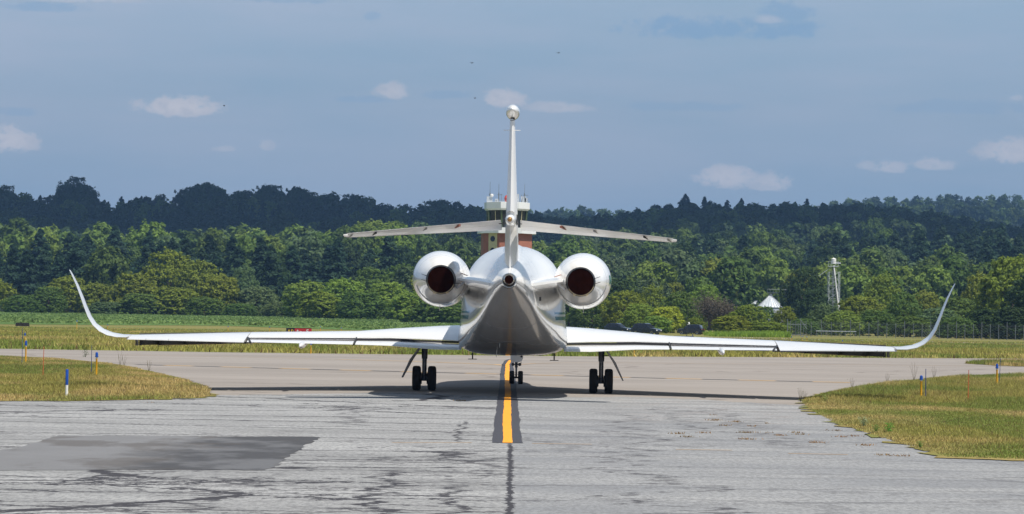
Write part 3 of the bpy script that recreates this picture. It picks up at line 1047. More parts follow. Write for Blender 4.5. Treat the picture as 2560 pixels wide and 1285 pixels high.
n = 150000
px = RNG.uniform(-150, 0, n)
py = RNG.uniform(330, 610, n)
m = (py > crop_front(px)) & (px < -8) & (px > -0.22 * py)
px, py = px[m], py[m]
pz = tz(px, py) + 0.25 + 0.35 * RNG.random(len(px)) + 0.15 * vnoise(px, py, 0.15, 71)
n = len(px)
c = np.stack([px, py, pz], -1)
d1 = RNG.normal(size=(n, 3)) * [1, 1, 0.5]
d1 /= np.linalg.norm(d1, axis=1)[:, None]
d2 = np.cross(d1, RNG.normal(size=(n, 3)))
d2 /= np.linalg.norm(d2, axis=1)[:, None]
s = RNG.uniform(0.18, 0.42, n)[:, None]
v = np.stack([c - d1 * s, c + d2 * s * .5, c + d1 * s, c - d2 * s * .5], 1).reshape(-1, 3)
ct = np.array([0.18, 0.265, 0.085]) * (0.85 + 0.3 * vnoise(px, py, 0.08, 72))[:, None]
o = np_mesh('crop_field', v, np.arange(4 * n).reshape(n, 4), M['grassblade'],
            attrs={'tint': ('FLOAT_COLOR', 'FACE', np.concatenate([ct, np.ones((n, 1))], 1)), 'var': ('FLOAT', 'FACE', RNG.random(n))})
tag(o, 'bright green waist-high crop field in front of the left trees', 'crop', kind='stuff')
gx = np.linspace(-150, -8, 60)
vv = []
for x in gx:
    for t in np.linspace(0, 1, 16):
        y = crop_front(x) + 1.5 + (610 - crop_front(x)) * t
        vv.append((x, y, float(tz(np.array([x]), np.array([y]))[0]) + 0.03))
ff = [(i * 16 + j, (i + 1) * 16 + j, (i + 1) * 16 + j + 1, i * 16 + j + 1) for i in range(59) for j in range(15)]
tag(np_mesh('crop_ground', vv, ff, M['crop_soil'], smooth=True), kind='structure')


# ------------------------------------------------------------------ trees
def leaf_quads(c, nrm, s, rs):
    """diamond leaves at c facing nrm, size s"""
    n = len(c)
    r = rs.normal(size=(n, 3))
    a = np.cross(nrm, r)
    a /= np.linalg.norm(a, axis=1)[:, None] + 1e-9
    b = np.cross(nrm, a)
    s = s[:, None]
    return np.stack([c - a * s, c - b * s * 0.62, c + a * s, c + b * s * 0.62], 1).reshape(-1, 3)


def broad_crown(seed, n, size, H=1.0, W=0.9, low=0.12, nl=15):
    """leaf cloud of a broadleaf tree of unit height; W = crown width / height"""
    rs = np.random.default_rng(seed)
    lobes = []
    for i in range(nl):
        # lobes spread evenly over an egg-shaped envelope, down to the skirt
        f = (i + rs.random() * .8) / nl
        z = low + 0.13 + (0.74 - low) * f
        env = math.sqrt(max(0.02, 1 - ((z - 0.42) / 0.56) ** 2))
        rad = W / 2 * env * rs.uniform(0.50, 0.88)
        a = i * 2.4 + rs.uniform(-0.5, 0.5)
        lr = rs.uniform(0.115, 0.20) * (1.05 - 0.25 * f)
        lobes.append((rad * math.cos(a), rad * math.sin(a), min(z, 1 - lr), lr))
    lobes.append((rs.uniform(-.05, .05), 0, 0.86, 0.13))
    for zz in (.25, .42, .6, .72):
        lobes.append((rs.uniform(-.04, .04), rs.uniform(-.04, .04), zz, W * 0.36 * math.sqrt(max(.1, 1 - ((zz - .4) / .6) ** 2)) + .03))
    L = np.array(lobes)
    w = L[:, 3] ** 2
    pick = rs.choice(len(L), n, p=w / w.sum())
    per = 14
    nc_ = n // per
    pick = np.repeat(pick[:nc_], per)
    n = nc_ * per
    d = rs.normal(size=(nc_, 3))
    d /= np.linalg.norm(d, axis=1)[:, None]
    lift = np.repeat(rs.uniform(-.05, .13, nc_), per)
    cl_r = size * 1.7
    off = rs.normal(size=(n, 3))
    off /= np.linalg.norm(off, axis=1)[:, None]
    d = np.repeat(d, per, 0)
    d[:, 2] = np.where(d[:, 2] < -0.75, -d[:, 2], d[:, 2])
    # lumps on every lobe so that the outline is uneven
    bumpy = 1 + 0.16 * np.sin(d[:, 0] * 7 + pick) * np.sin(d[:, 1] * 6 + pick * 2) + 0.12 * np.sin(d[:, 2] * 9 + pick * 3)
    rr = L[pick, 3] * bumpy * (0.94 + lift)
    c = L[pick, :3] + d * rr[:, None] + off * cl_r * (rs.random(n) ** .4)[:, None]
    dd0 = d
    ok = np.ones(n, bool)
    for j in range(len(L)):
        dd = np.linalg.norm(c - L[j, :3], axis=1)
        ok &= ~((dd < L[j, 3] * 0.72) & (pick != j))
    c, d = c[ok], (d * .75 + off * .65)[ok]
    nr = d + rs.normal(size=d.shape) * 0.42 + np.array([0, 0, 0.1])
    nr /= np.linalg.norm(nr, axis=1)[:, None]
    s = size * rs.uniform(0.6, 1.35, len(c))
    var = np.clip(0.5 + 0.30 * rs.normal(size=len(c)) + 0.18 * (vnoise(c[:, 0] + 3, c[:, 2] + c[:, 1], 9, seed) - 0.5) * 2, 0, 1)
    return leaf_quads(c, nr, s, rs), var


def pine_crown(seed, n_br, per, size):
    rs = np.random.default_rng(seed)
    C, N = [], []
    for i in range(n_br):
        t = (i + rs.random()) / n_br
        z = 0.16 + 0.80 * t
        a = i * 2.4 + rs.normal() * 0.4
        ln = (0.30 * (1 - t) ** 0.75 + 0.04) * rs.uniform(0.6, 1.25)
        q = rs.random(per)
        sp = rs.normal(size=per) * ln * 0.22
        x = np.cos(a) * q * ln - np.sin(a) * sp
        y = np.sin(a) * q * ln + np.cos(a) * sp
        zz = z + 0.05 * q - 0.10 * q * q + rs.normal(size=per) * 0.010
        C.append(np.stack([x, y, zz], -1))
        nn = np.stack([np.cos(a) * 0.5 * np.ones(per), np.sin(a) * 0.5 * np.ones(per), np.ones(per)], -1) + rs.normal(size=(per, 3)) * 0.4
        N.append(nn / np.linalg.norm(nn, axis=1)[:, None])
    C, N = np.concatenate(C), np.concatenate(N)
    s = size * rs.uniform(0.6, 1.3, len(C))
    return leaf_quads(C, N, s, rs), np.clip(0.5 + 0.3 * rs.normal(size=len(C)), 0, 1)


def crown_mesh(name, v, var):
    n = len(v) // 4
    me = bpy.data.meshes.new(name)
    me.vertices.add(len(v))
    me.vertices.foreach_set('co', v.astype(np.float32).ravel())
    me.loops.add(4 * n)
    me.loops.foreach_set('vertex_index', np.arange(4 * n, dtype=np.int32))
    me.polygons.add(n)
    me.polygons.foreach_set('loop_start', np.arange(0, 4 * n, 4, dtype=np.int32))
    a = me.attributes.new('var', 'FLOAT', 'FACE')
    a.data.foreach_set('value', var.astype(np.float32))
    me.materials.append(M['leaf'])
    me.update(calc_edges=True)
    return me


def trunk_mesh(seed, H=1.0, low=0.2):
    rs = random.Random(seed)
    mb = MB()
    p = Vector((0, 0, -0.02))
    for i in range(5):
        q = Vector((rs.uniform(-.015, .015), rs.uniform(-.015, .015), (i + 1) * 0.15))
        mb.tube(p, q, 0.026 * (1 - i * 0.17), 0.026 * (1 - (i + 1) * 0.17), 7, False)
        p = q
    for i in range(9):
        a = i * 2.4
        z0 = 0.18 + 0.05 * i
        d = Vector((math.cos(a), math.sin(a), rs.uniform(0.6, 1.1))) * rs.uniform(0.16, 0.26)
        mb.tube((0, 0, z0), Vector((0, 0, z0)) + d, 0.011, 0.003, 5, False)
    me = bpy.data.meshes.new('trunk')
    me.from_pydata(mb.v, [], mb.f)
    me.materials.append(M['bark'])
    return me


NEAR = [crown_mesh('crown', *broad_crown(100 + i, 24000, 0.021, W=[.95, 1.1, .85, 1.25, .9, 1.05][i], low=[.02, .0, .05, .0, .04, .02][i], nl=[22, 26, 18, 28, 20, 24][i])) for i in range(6)]
MIDT = [crown_mesh('crown', *broad_crown(200 + i, 8200, 0.033, W=[.8, .9, .7, .95, .75][i], nl=[12, 14, 11, 15, 13][i])) for i in range(5)]
PINES = [crown_mesh('crown', *pine_crown(300 + i, [34, 40, 30][i], 75, 0.030)) for i in range(3)]
TRUNKS = [trunk_mesh(i) for i in range(3)]

LIGHT, OLIVE, MIDG, DARK, BLUEG, YEL = (0.104, 0.150, 0.024), (0.102, 0.126, 0.015), (0.060, 0.096, 0.018), (0.023, 0.043, 0.011), (0.066, 0.098, 0.036), (0.170, 0.200, 0.022)
PINEC, BROWN = (0.018, 0.040, 0.020), (0.080, 0.068, 0.050)


def jitc(c, a=0.12):
    k_ = random.uniform(1 - a, 1 + a) * 1.95
    return (c[0] * k_ * random.uniform(.92, 1.08), c[1] * k_, c[2] * k_ * random.uniform(.85, 1.15), 1)


def place_tree(u, vtop, Y, wpx, tint, label, name='broadleaf_tree', group='trees along the far edge of the airfield', sink=0.0):
    """a tree with trunk and crown whose top is seen at u, vtop and whose crown is wpx wide, Y metres off"""
    base = at(u, horv(u), Y)
    gz = float(tz(np.array([base.x]), np.array([Y]))[0])
    top = at(u, vtop, Y).z
    H = max(top - gz, 1.0)
    Wm = wpx / F * Y
    k_ = random.randrange(len(NEAR))
    bb = {0: .95, 1: 1.1, 2: .85, 3: 1.25, 4: .9, 5: 1.05}[k_]
    e = empty(name, (base.x, Y, gz - sink), random.uniform(0, 6.28))
    tag(e, label, 'tree' if 'tree' in name else 'shrub', group)
    for nm, me in (('trunk', TRUNKS[k_ % 3]), ('crown', NEAR[k_])):
        o = bpy.data.objects.new(nm, me)
        COL.objects.link(o)
        o.parent = e
        s_xy = Wm / bb
        o.scale = (s_xy, s_xy, H)
        o.color = jitc(tint, 0.06)
    return e


near_rows = [
    (-30, 700, 620, 130, OLIVE, 'olive tree at the far left end of the row behind the crop field'),
    (55, 742, 600, 95, MIDG, 'low green bush at the left end of the crop field'),
    (120, 722, 605, 90, MIDG, 'rounded green tree left of the raised left winglet'),
    (165, 692, 625, 100, OLIVE, 'yellowish olive tree directly behind the left winglet tip'),
    (235, 712, 615, 100, OLIVE, 'olive tree just right of the left winglet'),
    (262, 755, 595, 80, BLUEG, 'small grey-green bush right of the left winglet above the crop field'),
    (335, 690, 612, 120, OLIVE, 'left shoulder of the big olive tree cluster behind the crop field'),
    (352, 735, 598, 110, MIDG, 'lower green tree at the left foot of the big olive cluster'),
    (425, 648, 625, 150, OLIVE, 'tallest olive-green tree of the big cluster behind the crop field'),
    (430, 720, 600, 120, OLIVE, 'front olive tree under the tallest of the big cluster'),
    (500, 664, 618, 130, OLIVE, 'broad olive tree right of the tallest one in the cluster'),
    (550, 690, 608, 100, OLIVE, 'right shoulder of the big olive tree cluster'),
    (510, 745, 596, 100, MIDG, 'dark green bush at the right foot of the olive cluster'),
    (608, 682, 660, 90, BLUEG, 'grey-green tree right of the big olive cluster'),
    (640, 720, 610, 110, BLUEG, 'grey-green rounded tree above the middle of the left wing'),
    (683, 652, 720, 85, DARK, 'very dark green round-topped tree above the middle of the left wing'),
    (600, 760, 592, 80, MIDG, 'low green bush between the olive cluster and the grey-green tree'),
    (700, 758, 590, 90, BLUEG, 'low grey-green bush behind the red taxiway sign'),
    (765, 708, 570, 120, LIGHT, 'yellow-green rounded tree behind the red taxiway sign'),
    (800, 730, 555, 110, OLIVE, 'olive tree just right of the red taxiway sign'),
    (860, 702, 565, 120, LIGHT, 'light green tree midway between sign and left engine'),
    (905, 735, 545, 120, MIDG, 'green tree below and left of the left engine'),
    (930, 680, 640, 110, MIDG, 'green tree above the inner left wing'),
    (970, 712, 560, 120, LIGHT, 'light green tree left of the left engine'),
    (1030, 735, 540, 120, LIGHT, 'yellow-green tree just left below the left engine'),
    (1000, 672, 650, 110, MIDG, 'taller green tree behind the left engine'),
    (1095, 750, 530, 120, MIDG, 'green tree seen under the left engine'),
    (1080, 690, 640, 120, DARK, 'dark tree hidden mostly by the left engine'),
    (1160, 740, 540, 120, MIDG, 'green tree between left engine and fuselage'),
    (1420, 735, 520, 120, MIDG, 'green tree between fuselage and right engine'),
    (1480, 748, 500, 120, MIDG, 'green tree seen under the right engine'),
    (1560, 735, 470, 110, OLIVE, 'olive tree right of the right engine'),
    (1530, 700, 560, 110, DARK, 'dark tree close to the right side of the right engine'),
    (1600, 765, 440, 90, LIGHT, 'light green bush behind the parked dark car nearest the fuselage'),
    (1628, 728, 500, 80, OLIVE, 'olive tree behind the middle parked car'),
    (1668, 768, 425, 80, YEL, 'bright yellow-green bush between the middle and the right parked car'),
    (1640, 790, 412, 70, LIGHT, 'small light bush left of the bright yellow-green one'),
    (1700, 738, 480, 90, MIDG, 'green tree behind the rightmost parked car'),
    (1735, 800, 408, 60, OLIVE, 'small olive bush at the rear of the rightmost parked car'),
    (1760, 722, 540, 90, LIGHT, 'yellowish round tree behind the brownish bare shrub'),
    (1830, 790, 405, 90, OLIVE, 'low olive bush right of the brownish bare shrub'),
    (1870, 772, 425, 110, OLIVE, 'olive bush in front of the round grain bin'),
    (1925, 805, 405, 90, OLIVE, 'brownish olive bush near the gate end of the fence'),
    (1912, 770, 560, 62, MIDG, 'dark green bush hiding the left wall of the grain bin'),
    (1962, 772, 430, 56, OLIVE, 'yellowish small tree right of the grain bin'),
    (2008, 684, 560, 104, DARK, 'large dark rounded tree between the grain bin and the lattice tower'),
    (2035, 730, 520, 80, DARK, 'dark tree at the right foot of the large dark rounded one'),
    (2010, 800, 420, 80, MIDG, 'grey-green bush behind the left end of the fence'),
    (2062, 770, 440, 100, BLUEG, 'grey-green willow bush in front of the lattice tower foot'),
    (2110, 782, 425, 90, LIGHT, 'light green bush right of the lattice tower foot'),
    (2150, 742, 500, 100, OLIVE, 'olive tree right of the lattice tower'),
    (2205, 705, 530, 110, OLIVE, 'tall yellowish olive tree two trees right of the lattice tower'),
    (2260, 745, 480, 100, MIDG, 'green tree right of the tall yellowish olive tree'),
    (2190, 780, 430, 100, MIDG, 'green bush behind the middle of the fence'),
    (2310, 728, 520, 80, OLIVE, 'olive tree left of the raised right winglet'),
    (2275, 790, 415, 90, MIDG, 'low green bush behind the fence left of the right winglet'),
    (2345, 770, 430, 100, BLUEG, 'grey-green bush directly behind the right winglet'),
    (2400, 745, 460, 110, MIDG, 'green tree just right of the right winglet'),
    (2390, 795, 405, 90, MIDG, 'low green bush behind the fence right of the winglet'),
    (2450, 705, 470, 110, OLIVE, 'olive tree left of the big tree at the right edge'),
    (2465, 775, 410, 100, DARK, 'dark bush behind the fence near the right edge'),
    (2530, 655, 430, 170, OLIVE, 'big olive tree at the right edge of the view behind the fence'),
    (2590, 690, 410, 150, DARK, 'dark tree cut off by the right edge of the view'),
    (2535, 770, 400, 110, DARK, 'dark bush at the foot of the big tree on the right edge'),
]
for (u, vt, Y, w, tnt, lab) in near_rows:
    place_tree(u, vt, Y, w * 1.12, tnt, lab, name='broadleaf_tree' if vt < 765 else 'shrub')


# the brownish, half bare shrub
def bare_shrub(u, vtop, Y, wpx, label):
    b = at(u, horv(u), Y)
    gz = float(tz(np.array([b.x]), np.array([Y]))[0])
    H = at(u, vtop, Y).z - gz
    e = empty('bare_shrub', (b.x, Y, gz))
    tag(e, label, 'shrub', 'trees along the far edge of the airfield')
    rs = random.Random(int(u))
    mb = MB()
    tips = []
    for i in range(26):
        a, r_ = rs.uniform(0, 6.28), rs.uniform(0.1, 0.5) * wpx / F * Y
        p = Vector((0, 0, 0))
        q = Vector((math.cos(a) * r_ * .5, math.sin(a) * r_ * .5, H * rs.uniform(.35, .55)))
        t = Vector((math.cos(a) * r_, math.sin(a) * r_, H * rs.uniform(.65, 1.0) * (1 - .3 * r_ / (wpx / F * Y))))
        mb.tube(p, q, 0.09, 0.05, 5, False).tube(q, t, 0.05, 0.015, 4, False)
        for j in range(10):
            s0 = q.lerp(t, rs.random())
            s1 = s0 + Vector((rs.gauss(0, .6), rs.gauss(0, .6), abs(rs.gauss(.5, .5))))
            mb.tube(s0, s1, 0.03, 0.008, 3, False)
            tips.append(s1)
    mb.build('stem', plain('grey_twigs', (0.16, 0.13, 0.12), 0.9), e)
    n = 5200
    r2 = np.random.default_rng(5)
    T = np.array([list(t) for t in tips])
    c = T[r2.integers(0, len(T), n)] + r2.normal(size=(n, 3)) * 0.45
    nr = r2.normal(size=(n, 3)) + [0, -.4, .5]
    nr /= np.linalg.norm(nr, axis=1)[:, None]
    me = crown_mesh('crown', leaf_quads(c, nr, r2.uniform(.07, .17, n), r2), r2.random(n))
    o = link_mesh('crown', me, None, e)
    o.color = (*[x * 1.5 for x in BROWN], 1)


bare_shrub(1775, 745, 435, 90, 'brownish half bare shrub right of the rightmost parked car')
bare_shrub(1812, 762, 432, 60, 'smaller brownish half bare shrub beside the large bare one')

# hillside woods: rows of trees up the slopes; the largest are objects, the rest one mesh
rows = []
for Y in [640, 668, 698, 730, 762, 796, 830, 866, 902, 940, 980, 1015, 1060, 1110]:
    sp = 8.4 + (Y - 640) / 130
    for side in (0, 1):
        u0, u1 = (-560, 1040) if side == 0 else (1040, 3100)
        if side == 0 and Y > 1030: continue
        nn = int((u1 - u0) / (sp * F / Y))
        for i in range(nn):
            u = u0 + (i + random.uniform(0.1, 0.9)) * (u1 - u0) / nn
            if 1195 < u < 1330 and Y < 800: continue
            if side == 0 and Y < 690 and u < 1000: continue
            if 1850 < u < 2000 and Y < 700: continue
            rows.append((u, Y + random.uniform(-12, 12), 'A'))
for Y in list(range(1260, 1700, 55)) + [1700]:
    nn = int(3700 / (9.5 * F / Y))
    for i in range(nn):
        rows.append((-560 + (i + random.uniform(.1, .9)) * 3700 / nn, Y + (random.uniform(-16, 16) if Y < 1700 else random.uniform(-6, 0)), 'B' if Y < 1700 else 'S'))
for Y in (2250, 2450, 2650, 2830, 3000):
    for (u0, u1) in ((1320, 1640), (2020, 3100)):
        nn = int((u1 - u0) / (12.0 * F / Y))
        for i in range(nn):
            rows.append((u0 + (i + random.uniform(.1, .9)) * (u1 - u0) / nn, Y, 'C'))
cand = []
for (u, Y, zone) in rows:
    X = (u - 1280) / F * Y
    gz = float(tz(np.array([X]), np.array([Y]))[0])
    nA = vnoise(np.array([X]), np.array([Y]), 0.012, 33)[0]
    if zone == 'A':
        left = u < 1040
        pine = (left and 690 < Y < 840 and nA > 0.30) or (not left and nA > 0.56)
        H = random.choice((random.uniform(10, 14), random.uniform(13, 19))) if not pine else random.uniform(15, 21)
        if Y > 950 and left: H = random.uniform(11.0, 14.5)
        c = random.choice((LIGHT, LIGHT, MIDG, BLUEG)) if (left and Y > 820) else random.choice((MIDG, MIDG, BLUEG, DARK, LIGHT))
        if not left and Y > 900: c = random.choice((MIDG, DARK, DARK, BLUEG))
        if not left and Y < 760: c = random.choice((LIGHT, MIDG, MIDG, BLUEG, OLIVE))
    elif zone == 'B':
        pine = nA > 0.62
        H = random.uniform(14, 19)
        c = random.choice((DARK, MIDG, DARK))
    elif zone == 'S':
        pine = random.random() < (0.45 if 1600 < u < 2080 else 0.08)
        top = CAM_H + (horv(u) - pw(u, SKY_B)) / F * Y + random.uniform(-3.0, 2.0) + (3.5 if pine else 0)
        H = max(9.0, top - gz)
        c = DARK
    else:
        pine = False
        H = random.uniform(14, 19)
        c = random.choice((MIDG, DARK, MIDG))
    cand.append(dict(u=u, X=X, Y=Y, z=gz, H=H, pine=pine, c=tuple(x * (.62 if zone == 'C' else .80) for x in jitc(c if not pine else PINEC, 0.14)[:3]) + (1,), zone=zone))
for (u, v_) in ((5, 466), (20, 478), (150, 475), (172, 462), (190, 449), (208, 462), (222, 480), (478, 472), (498, 459), (515, 456), (532, 466), (548, 472), (600, 478), (648, 474), (664, 461), (682, 466), (735, 465), (752, 474), (778, 482), (868, 488),
                (892, 490), (1075, 505), (1092, 499)):
    X = (u - 1280) / F * 1672
    gz = float(tz(np.array([X]), np.array([1672.]))[0])
    cand.append(dict(u=u, X=X, Y=1672 + random.uniform(-8, 8), z=gz, H=CAM_H + (horv(u) - v_) / F * 1672 - gz, pine=False, c=jitc(DARK, .1), zone='S'))
# extra: the tall lone pine on the right skyline
cand.append(dict(u=1712, X=(1712 - 1280) / F * 1690, Y=1690, z=float(tz(np.array([(1712 - 1280) / F * 1690]), np.array([1690.]))[0]), H=25, pine=True, c=jitc(PINEC), zone='S'))


def landmark(u):
    for lim, s_ in ((150, 'at the left edge'), (320, 'above the left winglet'), (560, 'above the big olive cluster'), (760, 'above the outer left wing'), (960, 'by the left tailplane tip'),
                    (1200, 'left of the control tower'), (1420, 'right of the control tower'), (1600, 'above the right engine'), (1780, 'by the right tailplane tip'),
                    (1900, 'above the parked cars'), (2030, 'above the grain bin'), (2130, 'above the lattice tower'), (2300, 'right of the lattice tower'), (2420, 'above the right winglet')):
        if u < lim: return s_
    return 'at the right edge'


def depth_word(c):
    if c['zone'] == 'A':
        return ('at the slope foot', 'low on the slope', 'halfway up the slope', 'high on the slope')[min(3, int((c['Y'] - 640) / 110))]
    return {'B': 'on the shaded slope', 'S': 'on the skyline', 'C': 'on the hazy ridge'}[c['zone']]


def tone(c):
    if c['pine']: return 'dark pine'
    g_ = c['c'][1]
    return 'dark green tree' if g_ < 0.10 else 'mid green tree' if g_ < 0.18 else 'light green tree'


seen = [c for c in cand if -40 < c['u'] < 2600]
beyond = [c for c in cand if not -40 < c['u'] < 2600]
pines = [c for c in seen if c['pine']]
broad = [c for c in seen if not c['pine']]
for lst in (pines, broad):
    lst.sort(key=lambda c: -c['H'] / c['Y'] - (0.004 if c['zone'] == 'S' else 0))
indiv = pines[:170] + broad[:225]
rest = pines[170:] + broad[225:] + beyond
ORD = ['leftmost', 'second', 'third', 'fourth', 'fifth', 'sixth', 'seventh', 'eighth', 'ninth', 'tenth', 'eleventh', 'twelfth', 'thirteenth', 'fourteenth', 'fifteenth', 'sixteenth', 'seventeenth', 'eighteenth']
sets = {}
for c in indiv: sets.setdefault((tone(c), depth_word(c), landmark(c['u'])), []).append(c)
for (a_, b_, d_), cs in sets.items():
    cs.sort(key=lambda c: c['u'])
    for i, c in enumerate(cs):
        c['label'] = f"{a_} {b_} {d_}" if len(cs) == 1 else f"{ORD[0]} {a_} {b_} {d_}" if i == 0 else f"{ORD[min(i, 17)]} {a_} from left {b_} {d_}"
        c['grp'] = f"{a_}s {b_} {d_}"
for c in indiv:
    me = random.choice(PINES if c['pine'] else MIDT)
    nm = 'pine_tree' if c['pine'] else 'broadleaf_tree'
    o = bpy.data.objects.new(nm, me)
    COL.objects.link(o)
    o.location = (c['X'], c['Y'], c['z'] - 0.5)
    o.rotation_euler = (0, 0, random.uniform(0, 6.28))
    w_ = c['H'] * (random.uniform(.85, 1.05) if c['pine'] else random.uniform(.78, 1.0))
    o.scale = (w_, w_, c['H'])
    o.color = c['c']
    tag(o, c['label'], 'tree', c['grp'])
# the rest
VB = [broad_crown(400 + i, 900, 0.085, W=.8, nl=10) for i in range(4)]
VP = [pine_crown(410 + i, 24, 24, 0.055) for i in range(2)]
vs_, va_, ti_ = [], [], []
for c in rest:
    v, var = random.choice(VP if c['pine'] else VB)
    a = random.uniform(0, 6.28)
    w_ = c['H'] * random.uniform(.8, 1.05)
    q = np.empty_like(v)
    q[:, 0] = (v[:, 0] * math.cos(a) - v[:, 1] * math.sin(a)) * w_ + c['X']
    q[:, 1] = (v[:, 0] * math.sin(a) + v[:, 1] * math.cos(a)) * w_ + c['Y']
    q[:, 2] = v[:, 2] * c['H'] + c['z'] - 0.5
    vs_.append(q)
    va_.append(var)
    ti_.append(np.repeat(np.array([c['c']]), len(var), 0))
V = np.concatenate(vs_)
nq = len(V) // 4
print('woods', len(indiv), len(rest), nq)
o = np_mesh('woodland', V, np.arange(4 * nq).reshape(nq, 4), M['leaf_stuff'],
            attrs={'tint': ('FLOAT_COLOR', 'FACE', np.concatenate(ti_)), 'var': ('FLOAT', 'FACE', np.concatenate(va_))})
tag(o, 'dense mixed woodland covering the hills behind the airfield', 'woods', kind='stuff')

# bright green weeds in front of the fence
n = 9000
c0, c1 = at(1770, 846, 372), at(1960, 846, 372)
px = RNG.uniform(c0.x, c1.x, n)
py = RNG.uniform(362, 380, n)
hh_ = RNG.uniform(.3, .9, n) * (0.6 + 0.8 * vnoise(px, py, 0.2, 91))
o = blades('bright_weeds', px, py, np.zeros(n), hh_, 0.16, np.tile(np.array([0.26, 0.38, 0.05]), (n, 1)), .5)
tag(o, 'bright lime green weeds in front of the gate end of the fence', 'weeds', kind='stuff')

# ------------------------------------------------------------------ cloud that shades the ridge (overhead, in front of the camera)
mb = MB()
rs = random.Random(3)
cc = Vector((335, 1490, 920))
import bmesh
bm = bmesh.new()
for i in range(84):
    gx_, gy_ = (i % 12) / 11 * 2 - 1, (i // 12) / 6 * 2 - 1
    rr_ = max(abs(gx_), abs(gy_))
    p = Vector((cc.x + gx_ * 860 + rs.uniform(-30, 30), cc.y + gy_ * 410 + rs.uniform(-20, 20), cc.z + rs.uniform(-10, 40) + 60 * (1 - rr_)))
    r0 = rs.uniform(110, 190)
    mtx = Matrix.Translation(p) @ Matrix.Diagonal((r0, r0 * .9, r0 * .42, 1))
    bmesh.ops.create_icosphere(bm, subdivisions=3, radius=1.0, matrix=mtx)
for v in bm.verts:
    q = v.co * 0.02
    v.co += Vector((math.sin(q.y * 1.7 + q.z * 3), math.cos(q.x * 1.3), math.sin(q.x * 1.9 + q.y * 2.3))) * 9
me = bpy.data.meshes.new('cloud')
bm.to_mesh(me)
bm.free()
for p in me.polygons: p.use_smooth = True
cl_o = link_mesh('cloud', me, plain('cloud_white', (0.85, 0.86, 0.88), 1.0, 0, 0.03, 0.01))
tag(cl_o, kind='structure')

# ------------------------------------------------------------------ haze
hz, hnt, hb = new_mat('haze_air')
hnt.nodes.remove(hb)
pv = hnt.nodes.new('ShaderNodeVolumePrincipled')
pv.inputs['Color'].default_value = (0.32, 0.58, 1.0, 1)
pv.inputs['Density'].default_value = 1.1e-4
pv.inputs['Anisotropy'].default_value = 0.1
hnt.links.new(pv.outputs[0], hnt.nodes['Material Output'].inputs['Volume'])
tag(MB().box((0, 1550, 99), (5950, 6100, 200)).build('haze', hz), kind='stuff')

# ================================================================== the business jet
JET = empty('business_jet', (0.075, 75.04, 0), R(-0.8))
tag(JET, 'white three-engined business jet with upswept winglets, seen from behind on the taxiway', 'airplane')


def sgn(v):
    return -1 if v < 0 else 1


# hull sections: unit profiles blended between a circle and the squared-off belly
NP = 30


def unit_circle():
    return [(math.sin(math.pi * i / NP), (1 - math.cos(math.pi * i / NP)) / 2) for i in range(NP + 1)]


def resample(pts_, n):
    P = [Vector(p) for p in pts_]
    # Catmull-Rom through the points, then even spacing
    Q = []
    for i in range(len(P) - 1):
        p0, p1, p2, p3 = P[max(i - 1, 0)], P[i], P[i + 1], P[min(i + 2, len(P) - 1)]
        for j in range(12):
            t = j / 12
            Q.append(0.5 * ((2 * p1) + (p2 - p0) * t + (2 * p0 - 5 * p1 + 4 * p2 - p3) * t * t + (3 * p1 - p0 - 3 * p2 + p3) * t ** 3))
    Q.append(P[-1])
    L_ = [0]
    for a, b in zip(Q, Q[1:]): L_.append(L_[-1] + (b - a).length)
    out, j = [], 0
    for i in range(n + 1):
        s_ = L_[-1] * i / n
        while j < len(Q) - 2 and L_[j + 1] < s_: j += 1
        t = (s_ - L_[j]) / max(L_[j + 1] - L_[j], 1e-9)
        out.append(tuple(Q[j].lerp(Q[j + 1], min(t, 1))))
    return out


hull_pts = [(0, 1.09), (0.55, 1.095), (1.0, 1.13), (1.32, 1.21), (1.53, 1.33), (1.62, 1.50), (1.60, 1.75), (1.56, 2.05), (1.54, 2.45), (1.52, 2.85), (1.42, 3.35), (1.15, 3.83), (0.8, 4.12), (0.4, 4.28), (0, 4.32)]
HULL = [(x / 1.62, (z - 1.09) / 3.23) for x, z in resample(hull_pts, NP)]
CIRC = unit_circle()
#           y,    ztop, zbot, half width, belly blend
PEAR = resample([(0, 0), (.42, .012), (.75, .055), (.94, .14), (1, .235), (.95, .37), (.83, .55), (.66, .74), (.45, .89), (.22, .975), (0, 1)], NP)
stations = [(-10.0, 3.36, 2.98, .19, 0, 0), (-9.5, 3.45, 2.86, .28, 0, 0), (-8.8, 3.56, 2.68, .41, 0, .15), (-8.0, 3.68, 2.44, .53, 0, .5), (-7.0, 3.83, 2.14, .70, 0, .9), (-6.0, 3.97, 1.85, .86, 0, 1),
            (-5.0, 4.08, 1.60, 1.02, 0, 1), (-4.0, 4.17, 1.39, 1.20, .10, .9), (-3.0, 4.24, 1.24, 1.38, .35, .65), (-2.0, 4.29, 1.15, 1.53, .7, .3), (-1.0, 4.32, 1.10, 1.61, 1, 0), (0.5, 4.33, 1.09, 1.62, 1, 0),
            (2.5, 4.32, 1.10, 1.61, 1), (4.5, 4.29, 1.14, 1.59, .85), (5.8, 4.25, 1.25, 1.50, .45), (6.8, 4.22, 1.34, 1.45, .1), (8.5, 4.15, 1.36, 1.40, 0), (10.0, 3.98, 1.42, 1.28, 0),
            (11.2, 3.55, 1.55, 1.05, 0), (12.3, 2.95, 1.75, .72, 0), (12.9, 2.62, 1.98, .38, 0), (13.15, 2.35, 2.25, .06, 0)]


stations = [tuple(q) + (0,) * (6 - len(q)) for q in stations]


